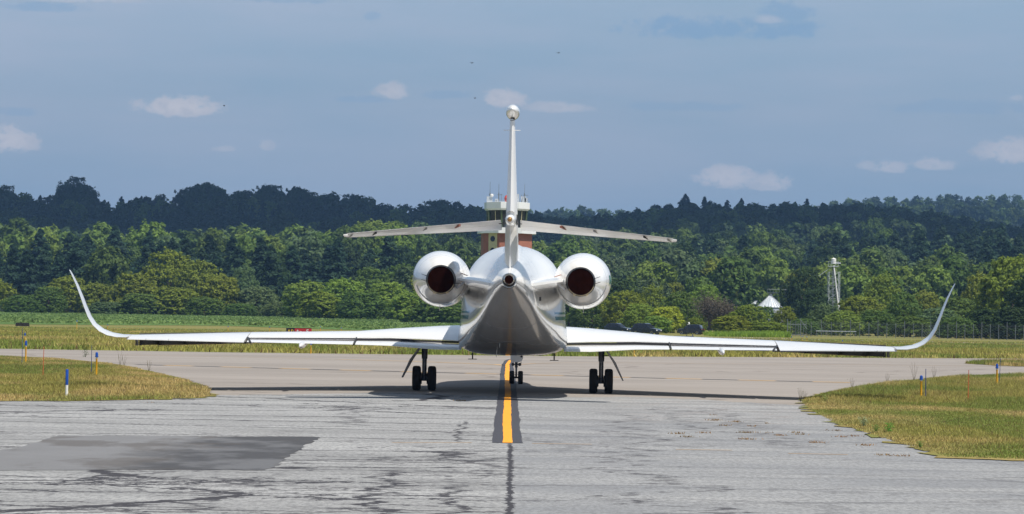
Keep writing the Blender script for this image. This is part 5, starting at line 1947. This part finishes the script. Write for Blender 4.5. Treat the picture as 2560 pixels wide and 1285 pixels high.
elight(240.8, 880, 944, 'yellow edge light with blue dome nearest the blue and white post')
elight(64, 851, 912, 'yellow edge light with blue dome at the back left of the left grass island')
p = gr(62, 865)
edge_light(p, at(62, 832, p.y).z, 0, 'yellow edge light with blue dome across the taxiway, above the one on the left island')
elight(2302.6, 938, 996, 'yellow edge light with blue dome near the middle of the right grass island')
elight(2492, 909, 969, 'yellow edge light with blue dome at the back right of the right grass island')
elight(777, 856, 884, 'yellow edge light under the fairing of the left wing')
elight(1585, 866, 891, 'yellow edge light under the inner right wing')
for u, vt, vb, lab in ((192, 800, 823, 'orange-yellow runway light left of the left winglet'), (269, 811, 823, 'small runway light inside the bend of the left winglet'), (570, 815, 828, 'small blue-topped runway light above the outer left wing'),
                       (674, 816, 830, 'small runway light just left of the red sign'), (801, 815, 830, 'small runway light just right of the red sign'), (853, 818, 832, 'small runway light midway along the left wing'), (1979, 841, 854, 'orange runway light in front of the gate posts'),
                       (2005, 840, 853, 'orange runway light right of the gate posts'), (2017, 841, 853, 'white-topped runway light beside the gate'), (2106, 850, 868, 'dark blue runway light behind the outer right wing'), (2312, 847, 866, 'orange and blue runway light behind the right winglet'),
                       ):
    elight(u, vt, vb, lab)


def rod(u0, v0, u1, v1, mat, label, r_=.013, base='white'):
    """thin marker rod from base pixel u1, v1 up to u0, v0"""
    p = gr(u1, v1)
    t = at(u0, v0, p.y)
    e = empty('marker_rod', p)
    tag(e, label, 'marker rod', 'thin marker rods on the grass islands')
    q = t - p
    MB().tube((0, 0, 0), q * .08, r_ * 1.5, r_ * 1.5, 6).build('sleeve', M[base], e)
    MB().tube(q * .08, q, r_, r_ * .7, 6).build('rod', M[mat], e)


rod(56.5, 820, 55, 911, 'bluerod', 'blue marker rod beside the back left edge light')
rod(229.5, 863, 228, 940, 'bluerod', 'blue marker rod left of the light nearest the blue and white post')
rod(110, 866, 107, 951, 'orange', 'orange marker rod in the middle of the left island')
rod(2314.6, 922, 2314, 996, 'bluerod', 'bluish marker rod beside the light in the middle of the right island', .014, 'bluerod')
rod(2422, 925, 2420, 1008, 'orange', 'orange marker rod in the middle of the right island', .013, 'orange')
rod(2501, 895, 2498, 968, 'bluerod', 'blue marker rod beside the back right edge light', .012, 'bluerod')
p = gr(166.4, 993)
e = empty('marker_post', p)
tag(e, 'thick marker post, blue above and white below, on the front of the left grass island', 'marker post')
hh = at(166.7, 923, p.y).z
MB().lathe([(0, .001), (0, .036), (hh * .44, .036), (hh * .44, .001)], 'z', n=16).build('white_sleeve', M['white'], e, True, 40)
MB().lathe([(hh * .44, .001), (hh * .44, .038), (hh * .98, .038), (hh, .03), (hh, .001)], 'z', n=16).build('blue_sleeve', M['blue'], e, True, 40)

# airport signs
import bmesh


def sign_box(u0, u1, vt, vb, Y, label, rz=0.0):
    a, b = at(u0, vb, Y), at(u1, vb, Y)
    top = at(u0, vt, Y).z
    w_ = (b - a).length
    e = empty('taxiway_sign', ((a.x + b.x) / 2, Y, 0), rz)
    tag(e, label, 'sign')
    return e, w_, max(a.z, .18), top


e, w_, z0, z1 = sign_box(39, 73, 806.5, 816, 340, 'black back of an airport sign in the grass far left')
z0 = .06
for i in range(4):
    MB().box((-w_ / 2 + w_ / 4 * (i + .5), 0, (z0 + z1) / 2), (w_ / 4 - .03, .16, z1 - z0)).build('panel', M['black'], e)
for i in range(5):
    MB().box((-w_ / 2 + w_ * i / 4, .04, .15), (.05, .05, .34)).build('leg', M['dark_metal'], e)
e, w_, z0, z1 = sign_box(715.5, 779, 820, 829, 290, 'long red and black taxiway sign behind the left wing')
z0 = z1 - .62
segs = [('black', 0, .33), ('signred', .335, .66), ('signred', .665, 1.0)]
for mt, a, b in segs:
    MB().box((-w_ / 2 + w_ * (a + b) / 2, 0, (z0 + z1) / 2), (w_ * (b - a), .16, z1 - z0)).build('panel', M[mt], e)
MB().box((0, 0, z1 + .012), (w_ + .03, .2, .025)).build('frame', M['black'], e)
for i in range(4):
    MB().box((-w_ / 2 + w_ * (i + .5) / 4, 0, z0 / 2), (.05, .05, z0)).build('leg', M['dark_metal'], e)


def letter(ch, cx_, cz_, h_, mat, parent):
    strokes = {'A': [((-.35, 0), (0, 1)), ((0, 1), (.35, 0)), ((-.2, .38), (.2, .38))], 'D': [((-.3, 0), (-.3, 1)), ((-.3, 1), (.15, .85)), ((.15, .85), (.3, .5)), ((.3, .5), (.15, .15)), ((.15, .15), (-.3, 0))],
               '-': [((-.3, .5), (.3, .5))], 'F': [((-.28, 0), (-.28, 1)), ((-.28, 1), (.3, 1)), ((-.28, .55), (.2, .55))]}[ch]
    mb = MB()
    for (x0, y0), (x1, y1) in strokes:
        a, b = Vector((cx_ + x0 * h_, -.086, cz_ + (y0 - .5) * h_)), Vector((cx_ + x1 * h_, -.086, cz_ + (y1 - .5) * h_))
        d = (b - a).normalized() * .035
        n_ = Vector((-d.z, 0, d.x))
        mb.add([a - d - n_, b + d - n_, b + d + n_, a - d + n_], [(0, 1, 2, 3)])
    mb.build('letter', mat, parent)


zc = (z0 + z1) / 2 - .03
letter('A', -w_ * .39, zc, .36, M['signyellow'], e)
letter('D', -w_ * .255, zc, .36, M['signyellow'], e)
letter('A', -w_ * .05, zc, .36, M['white'], e)
letter('-', w_ * .07, zc - .03, .28, M['white'], e)
letter('F', w_ * .335, zc, .36, M['white'], e)
# low black board in front of the cars
p = gr(1710, 843)
e = empty('marker_board', p)
tag(e, 'low flat black board on the ground in front of the rightmost parked car', 'board')
MB().box((0, 0, .12), (2.6, .3, .10)).build('board', M['black'], e)
MB().box((1.15, 0, .2), (.12, .12, .4)).build('post', M['bluerod'], e)


# ================================================================== cars
def car(loc, rz, label, k_=1.0, body_h=1.0):
    e = empty('parked_car', loc, rz)
    tag(e, label, 'car', 'dark cars parked beyond the airfield')
    L_, Wd = 4.6 * k_, 1.86
    # length along local x, front at +x
    side = [(-2.28, .38), (-2.30, .75), (-2.22, 1.02), (-1.95, 1.08), (1.0, 1.03), (1.95, .92), (2.22, .78), (2.28, .55), (2.24, .36), (1.75, .30), (-1.8, .30)]
    secs = []
    for y, sh in ((-.5, .90), (-.46, 1.0), (.46, 1.0), (.5, .90)):
        secs.append([(x * k_ * (1 if sh == 1 else .99), y * Wd, .66 + (z - .66) * (1 if sh == 1 else .93)) for x, z in side])
    MB().loft(secs).build('body', M['carpaint'], e, True, 30)
    cab = [(-2.12, 1.05), (-1.78, 1.55 * body_h), (-1.2, 1.66 * body_h), (.05, 1.64 * body_h), (.35, 1.56 * body_h), (1.05, 1.03)]
    secs = []
    for y, s_ in ((-.47, 0), (-.40, 1), (.40, 1), (.47, 0)):
        secs.append([(x * k_, y * Wd if s_ else (y * Wd if z < 1.1 else y * Wd * .85), z if s_ else min(z, 1.06)) for x, z in cab])
    rings = []
    for x, z in cab:
        hw = (.47 if z < 1.1 else .39) * Wd
        rings.append([(x * k_, -.47 * Wd, 1.03), (x * k_, -hw, max(z - .06, 1.03)), (x * k_, -hw + .08, z), (x * k_, hw - .08, z), (x * k_, hw, max(z - .06, 1.03)), (x * k_, .47 * Wd, 1.03)])
    MB().loft(rings).build('cabin', M['carpaint'], e, True, 30)
    for sy in (-1, 1):
        for xa, xb, xc, xd in ((-.95, .02, .0, -.95), (.08, .80, .28, .08), (-1.85, -1.03, -1.03, -1.62)):
            zt = 1.50 * body_h
            y0, y1 = sy * .472 * Wd, sy * .402 * Wd
            MB().add([(xa * k_, y0 + sy * .004, 1.08), (xb * k_, y0 + sy * .004, 1.08), (xc * k_, y1 + sy * .008, zt), (xd * k_, y1 + sy * .008, zt)], [(0, 1, 2, 3)]).build('side_window', M['glass'], e)
    MB().add([(1.03 * k_, -.40 * Wd, 1.08), (1.03 * k_, .40 * Wd, 1.08), (.42 * k_, .33 * Wd, 1.54 * body_h), (.42 * k_, -.33 * Wd, 1.54 * body_h)], [(0, 1, 2, 3)]).build('windscreen', M['glass'], e)
    for x in (-1.42 * k_, 1.42 * k_):
        for sy in (-1, 1):
            w = empty('wheel', (x, sy * .84, .33))
            w.parent = e
            MB().lathe([(-.11, .2), (-.11, .30), (-.07, .335), (.07, .335), (.11, .30), (.11, .2)], 'y', (0, 0, 0), 18).build('tyre', M['rubber'], w, True, 40)
            MB().lathe([(-.10, .001), (-.115, .2), (.115, .2), (.10, .001)], 'y', (0, 0, 0), 12).build('rim', M['metal'], w)
    for sy in (-1, 1):
        MB().box((2.20 * k_, sy * .68, .72), (.10, .34, .14)).build('headlight', M['white'], e)
        MB().box((-2.25 * k_, sy * .72, .85), (.06, .22, .2)).build('tail_light', M['signred'], e)
        MB().box((.75 * k_, sy * 1.0, 1.08), (.12, .2, .14)).build('mirror', M['carpaint'], e)
    return e


def car_at(u, vb, rz, label, **kw):
    return car(gr(u, vb), rz, label, **kw)


car_at(1545, 834, R(-30), 'dark car nearest the fuselage, half hidden by the right wing', k_=.9)
car_at(1616, 837, R(-32), 'dark blue estate-shaped car in the middle of the three parked cars', k_=.95, body_h=1.06)
car_at(1727, 837, R(160), 'dark car on the right of the three parked cars, beside the thin lamp post', k_=.88)
p = gr(1717, 841)
e = empty('lamp_post', p)
tag(e, 'thin dark lamp post standing in front of the rightmost parked car', 'lamp post')
hh = at(1717, 792, p.y).z
MB().tube((0, 0, 0), (0, 0, hh), .05, .04, 8).build('pole', M['dark_metal'], e)
MB().lathe([(hh * .62, .001), (hh * .62, .13), (hh * .70, .12), (hh * .74, .001)], 'z', (.28, 0, 0), 10).tube((0, 0, hh * .6), (.28, 0, hh * .62), .02, .02, 6).build('globe', M['white'], e)

# ================================================================== fence
fence = empty('chain_link_fence', gr(2250, 850))
tag(fence, 'tall chain-link fence with steel posts in front of the right trees', 'fence')
F0 = fence.location.copy()
fa, fb = at(1968, 846, 395), at(2580, 852, 378)
fa.z = fb.z = 0
nP = 28
fpts = [fa.lerp(fb, (i / (nP - 1)) ** .88) for i in range(nP)]
prev = None
wires = MB()
for i, p in enumerate(fpts):
    q = p - F0
    hgt = 2.35 if i % 3 else 2.75
    MB().tube((q.x, q.y, 0), (q.x, q.y, hgt), .045, .045, 8).build('post', M['galv'], fence)
    if prev is not None:
        L_ = (q - prev).length
        n = max(2, int(L_ / .45))
        for zz in (.06, 2.12): wires.tube((prev.x, prev.y, zz), (q.x, q.y, zz), .016, .016, 4, False)
        for zz in (2.25, 2.36): wires.tube((prev.x, prev.y, zz), (q.x, q.y, zz), .006, .006, 3, False)
        for j in range(n):
            a, b = prev.lerp(q, j / n), prev.lerp(q, (j + 1) / n)
            for m_ in range(5):
                z0_, z1_ = .06 + m_ * .41, .06 + (m_ + 1) * .41
                wires.tube((a.x, a.y, z0_), (b.x, b.y, z1_), .009, .009, 3, False).tube((a.x, a.y, z1_), (b.x, b.y, z0_), .009, .009, 3, False)
    prev = q
wo_ = wires.build('wire_mesh', M['galv'], fence)
wo_['kind'] = 'stuff'
# gate with a leaning bar
gate = empty('fence_gate', at(1992, 846, 386))
gate.location.z = 0
tag(gate, 'barred steel gate with a leaning stay at the near end of the fence', 'gate')
for i in range(8):
    MB().tube((-1.4 + i * .4, 0, 0), (-1.4 + i * .4, 0, 2.5 if i % 2 else 2.1), .035, .035, 6).build('bar', M['galv'], gate)
for zz in (.3, 1.9):
    MB().tube((-1.4, .02, zz), (1.4, .02, zz), .035, .035, 6).build('rail', M['galv'], gate)
MB().tube((.4, -.1, 2.8), (1.5, -.1, 1.2), .05, .05, 6).build('stay', M['galv'], gate)
rail = empty('guard_rail', at(2090, 842, 405))
rail.location.z = 0
tag(rail, 'low pale guard rail seen through the left part of the fence', 'guard rail')
MB().box((0, 0, .9), (6.5, .06, .10)).build('rail', M['galv_white'], rail)
for i in range(5): MB().box((-3.1 + i * 1.55, .08, .45), (.08, .08, .9)).build('post', M['galv'], rail)

# ================================================================== control tower
TY = 450.0
tc_ = at(1263, 800, TY)
T = empty('control_tower', (tc_.x, TY, 0))
tag(T, 'brick airport control tower with a white-rimmed glass cab, rising behind the jet tail', 'control tower')
ppm = F / TY


def tz_(v):
    return CAM_H + (horv(1263) - v) / ppm


def oct_ring(r_, z, off=-15.0, n=8):
    return [(r_ * math.cos(R(off + 360 / n * i)), r_ * math.sin(R(off + 360 / n * i)), z) for i in range(n)]


r_sh = 65 / ppm / .985
MB().loft([oct_ring(r_sh, -.5), oct_ring(r_sh, tz_(582))]).build('shaft', M['tower_brick'], T)
# cream strips with dark round windows set on the shaft faces
for a_mid, wst_, zlist in ((-105 - 22.5, 1.9, (tz_(599), tz_(628), tz_(660))), (-60 + 5, .8, ())):
    rad = r_sh * math.cos(R(22.5)) + .02
    n_ = Vector((math.cos(R(a_mid)), math.sin(R(a_mid)), 0))
    t_ = Vector((-n_.y, n_.x, 0))
    rot = Matrix((( t_.x, n_.x, 0), (t_.y, n_.y, 0), (0, 0, 1)))
    c_ = n_ * rad + t_ * (.35 if a_mid < -100 else -1.9)
    MB().box((c_.x, c_.y, tz_(582) / 2), (wst_, .12, tz_(583)), rot).build('cream_strip', M['cream'], T)
    for z_ in zlist:
        mb = MB().lathe([(0, .001), (0, .52), (-.08, .48), (-.08, .001)], 'y', (0, 0, 0), 16)
        o = mb.build('round_window', M['glass'], T)
        o.location = (c_.x + n_.x * .07, c_.y + n_.y * .07, z_)
        o.rotation_euler = (0, 0, R(a_mid + 90))
r_b = 75 / ppm / .985
MB().loft([oct_ring(r_b, tz_(585)), oct_ring(r_b, tz_(571))]).build('balcony_rim', M['tower_white'], T)
for i in range(8):
    p0_, p1_ = oct_ring(r_b * .97, tz_(571))[i], oct_ring(r_b * .97, tz_(571))[(i + 1) % 8]
    for j in range(4):
        q = Vector(p0_).lerp(Vector(p1_), j / 4)
        MB().tube(q, q + Vector((0, 0, 1.0)), .03, .03, 5).build('baluster', M['galv'], T)
r0_, r1_ = 48 / ppm, 52 / ppm
ra, rb = oct_ring(r0_, tz_(571)), oct_ring(r1_, tz_(524))
MB().loft([oct_ring(r0_ * .97, tz_(571)), oct_ring(r1_ * .97, tz_(524))]).build('cab_glass', M['glass'], T)
for i in range(8):
    MB().tube(ra[i], rb[i], .16, .16, 6).build('window_post', M['tower_green'], T)
    m0, m1 = Vector(ra[i]).lerp(Vector(ra[(i + 1) % 8]), .5), Vector(rb[i]).lerp(Vector(rb[(i + 1) % 8]), .5)
    MB().tube(m0 * .985, m1 * .985, .06, .06, 5).build('window_bar', M['cream'], T)
r_p = 58 / ppm / .985
MB().loft([oct_ring(r_p * .93, tz_(527)), oct_ring(r_p, tz_(523)), oct_ring(r_p, tz_(507)), oct_ring(r_p * .95, tz_(506.5)), oct_ring(r_p * .95, tz_(510))]).build('parapet', M['tower_white'], T)


def tx(u):
    return (u - 1263) / ppm


for u, vt, r_ in ((1220, 455, .05), (1242, 459, .05), (1248.5, 484, .05), (1264.5, 476, .04), (1306.5, 459, .05), (1299, 486, .08), (1294, 495, .05), (1314, 503, .06), (1225, 488, .09), (1236, 500, .14)):
    mb = MB().tube((tx(u), random.uniform(-1, 1), tz_(509)), (tx(u), 0, tz_(vt)), r_, r_ * .5, 6)
    if vt < 470: mb.tube((tx(u), 0, tz_(509)), (tx(u), 0, tz_(482)), .10, .09, 6).box((tx(u) + .2, 0, tz_(487)), (.9, .08, .08))
    mb.build('antenna', M['galv'], T)
MB().lathe([(0, .001), (.3, .45), (.9, .55), (1.3, .35), (1.45, .001)], 'z', (tx(1263.5), 0, tz_(507)), 14).build('red_beacon', M['redball'], T, True)
MB().lathe([(0, .001), (-.1, .3), (-.2, .001)], 'y', (tx(1225), -.2, tz_(489)), 12).build('dish', M['white'], T, True)
for u, w_, h_ in ((1219, 1.0, 1.1), (1304, .9, 1.2), (1288, .7, 1.6), (1237, .6, .7), (1311, .5, .9)):
    MB().box((tx(u), .3, tz_(507) + h_ / 2), (w_, .8, h_)).build('roof_box', M['galv_white'], T)
MB().tube((tx(1213), -1, tz_(503)), (tx(1250), -1, tz_(503)), .03, .03, 5).tube((tx(1250), -1, tz_(502)), (tx(1318), -1, tz_(503)), .03, .03, 5).build('roof_rail', M['galv'], T)

# ================================================================== grain bin and lattice tower
def silo(u, v_apex, v_eave, Y, rad, label, g='grain bins among the trees'):
    p = at(u, horv(u), Y)
    gz = float(tz(np.array([p.x]), np.array([Y]))[0])
    za, ze = at(u, v_apex, Y).z - gz, at(u, v_eave, Y).z - gz
    e = empty('grain_bin', (p.x, Y, gz))
    tag(e, label, 'grain bin', g)
    n = 28
    MB().loft([[(rad * math.cos(2 * math.pi * i / n), rad * math.sin(2 * math.pi * i / n), z) for i in range(n)] for z in np.linspace(0, ze, 4)]).build('wall', M['galv_white'], e, True, 40)
    MB().lathe([(ze - .1, rad * 1.05), (ze, rad * 1.05), (za - .3, .45), (za - .3, .001)], 'z', n=n).build('roof', M['galv_white'], e)
    for i in range(n):
        t = 2 * math.pi * i / n
        MB().tube((rad * 1.06 * math.cos(t), rad * 1.06 * math.sin(t), ze + .03), (.46 * math.cos(t), .46 * math.sin(t), za - .25), .05, .03, 4).build('roof_rib', M['galv'], e)
    MB().lathe([(za - .35, .5), (za + .15, .5), (za + .35, .001)], 'z', n=12).build('cap', M['galv'], e)
    return e, za


e, za = silo(1925, 737, 768, 640, 3.35, 'large round grain bin with a ribbed conical roof between the olive and dark trees')
MB().box((1.8, 0, za + .5), (5.2, .8, .12)).build('catwalk', M['galv'], e)
for i in range(8): MB().tube((-.8 + i * .74, -.4, za + .5), (-.8 + i * .74, -.4, za + 1.4), .04, .04, 4).build('catwalk_post', M['galv'], e)
MB().tube((-.8, -.4, za + 1.4), (4.4, -.4, za + 1.4), .04, .04, 5).tube((0, 0, za), (1.2, 0, za + .6), .12, .12, 6).build('catwalk_rail', M['galv'], e)
silo(1889, 750, 760, 655, 2.2, 'low white bin roof at the left of the large grain bin')
silo(1974, 764, 776, 600, 1.2, 'small white bin right of the large grain bin')
silo(1950, 786, 795, 590, 1.3, 'small pale bin low in front of the large grain bin')

LY = 560.0
lb = at(2083, horv(2083), LY)
lg = float(tz(np.array([lb.x]), np.array([LY]))[0])
E_ = empty('lattice_tower', (lb.x, LY, lg))
tag(E_, 'slender white lattice elevator tower with a slanting pipe above the trees', 'tower')
zt = at(2083, 664, LY).z - lg
zp = at(2083, 680, LY).z - lg
hw = 1.2
for sx in (-1, 1):
    for sy in (-1, 1):
        MB().tube((sx * hw, sy * hw, 0), (sx * hw, sy * hw, zp), .07, .06, 6).build('leg', M['galv_white'], E_)
mb = MB()
nb = 9
for i in range(nb):
    z0_, z1_ = zp * i / nb, zp * (i + 1) / nb
    for a, b in (((-1, -1), (1, -1)), ((1, -1), (1, 1)), ((1, 1), (-1, 1)), ((-1, 1), (-1, -1))):
        mb.tube((a[0] * hw, a[1] * hw, z0_), (b[0] * hw, b[1] * hw, z1_), .022, .022, 4, False).tube((b[0] * hw, b[1] * hw, z0_), (a[0] * hw, a[1] * hw, z1_), .022, .022, 4, False)
        mb.tube((a[0] * hw, a[1] * hw, z1_), (b[0] * hw, b[1] * hw, z1_), .022, .022, 4, False)
o = mb.build('bracing', M['galv_white'], E_)
o['kind'] = 'stuff'
MB().box((-.15, 0, zt / 2), (.28, .25, zt)).build('elevator_casing', M['galv'], E_)
MB().tube((-.1, -.6, at(2083, 664, LY).z - lg), (1.05, -1.5, at(2094, 776, LY).z - lg), .16, .16, 8).build('down_pipe', M['white'], E_)
MB().lathe([(-.6, .001), (-.6, .5), (.5, .55), (.75, .001)], 'z', (-.05, 0, zt + 1.0), 12).build('head', M['white'], E_, True)
MB().box((-.2, 0, zt - .2), (2.2, 1.8, .1)).build('platform', M['galv_white'], E_)
for x in (-1.3, -.75, .3, .9):
    MB().tube((x, -.9, zt - .2), (x, -.9, zt + .9), .04, .04, 4).build('platform_post', M['galv_white'], E_)
MB().tube((-1.3, -.9, zt + .9), (.9, -.9, zt + .9), .035, .035, 4).tube((.3, 0, zt + .6), (1.5, 0, zt + .55), .09, .09, 5).build('platform_rail', M['galv_white'], E_)
MB().tube((-.6, -.3, zt - .3), (at(2044, 692, LY).x - lb.x, -.3, at(2044, 692, LY).z - lg), .055, .055, 6).build('feed_pipe', M['galv_white'], E_)

# two pale chimneys or tanks showing on the right ridge
for i, (u, lab) in enumerate(((2037, 'left of two tiny pale poles standing out on the dark ridge'), (2051, 'right of two tiny pale poles standing out on the dark ridge'))):
    p = at(u, 524, 1660)
    gz = float(tz(np.array([p.x]), np.array([1660.]))[0])
    e = empty('ridge_pole', (p.x, 1640, gz))
    tag(e, lab, 'pole', 'pale poles on the ridge')
    hgt = at(u, 515, 1640).z - gz
    MB().box((0, 0, hgt / 2), (.9, .9, hgt)).build('shaft', M['white'], e)
    MB().box((0, 0, hgt), (1.8, .9, .5)).build('cap', M['white'], e)

# ================================================================== birds
for (u, v, Y, s_, lab) in ((1395, 133, 300, .24, 'dark bird flying high above the right engine'), (1179, 158, 300, .24, 'dark bird highest left of the tail fin'), (1187, 246, 320, .16, 'small bird just left of the fin-tip pod'), (560, 265, 320, .16, 'small bird at the right end of the white cloud on the left')):
    e = empty('bird', at(u, v, Y), random.uniform(-.5, .5))
    tag(e, lab, 'bird', 'birds in the sky')
    MB().lathe([(-.17, .001), (-.09, .03), (.03, .04), (.11, .026), (.15, .012), (.17, .001)], 'y', (0, 0, 0), 8).build('body', M['black'], e, True)
    for sx in (-1, 1):
        MB().add([(0, .1, .03), (sx * s_ * .5, .12, .12), (sx * s_, 0, .06), (sx * s_ * .5, -.05, .12), (0, -.1, .03), (0, .1, .01), (sx * s_ * .5, .12, .10), (sx * s_, 0, .05), (sx * s_ * .5, -.05, .10), (0, -.1, .01)],
                 [(0, 1, 2, 3, 4), (9, 8, 7, 6, 5), (0, 5, 6, 1), (1, 6, 7, 2), (2, 7, 8, 3), (3, 8, 9, 4)]).build('wing', M['black'], e)
bpy.context.view_layer.update()
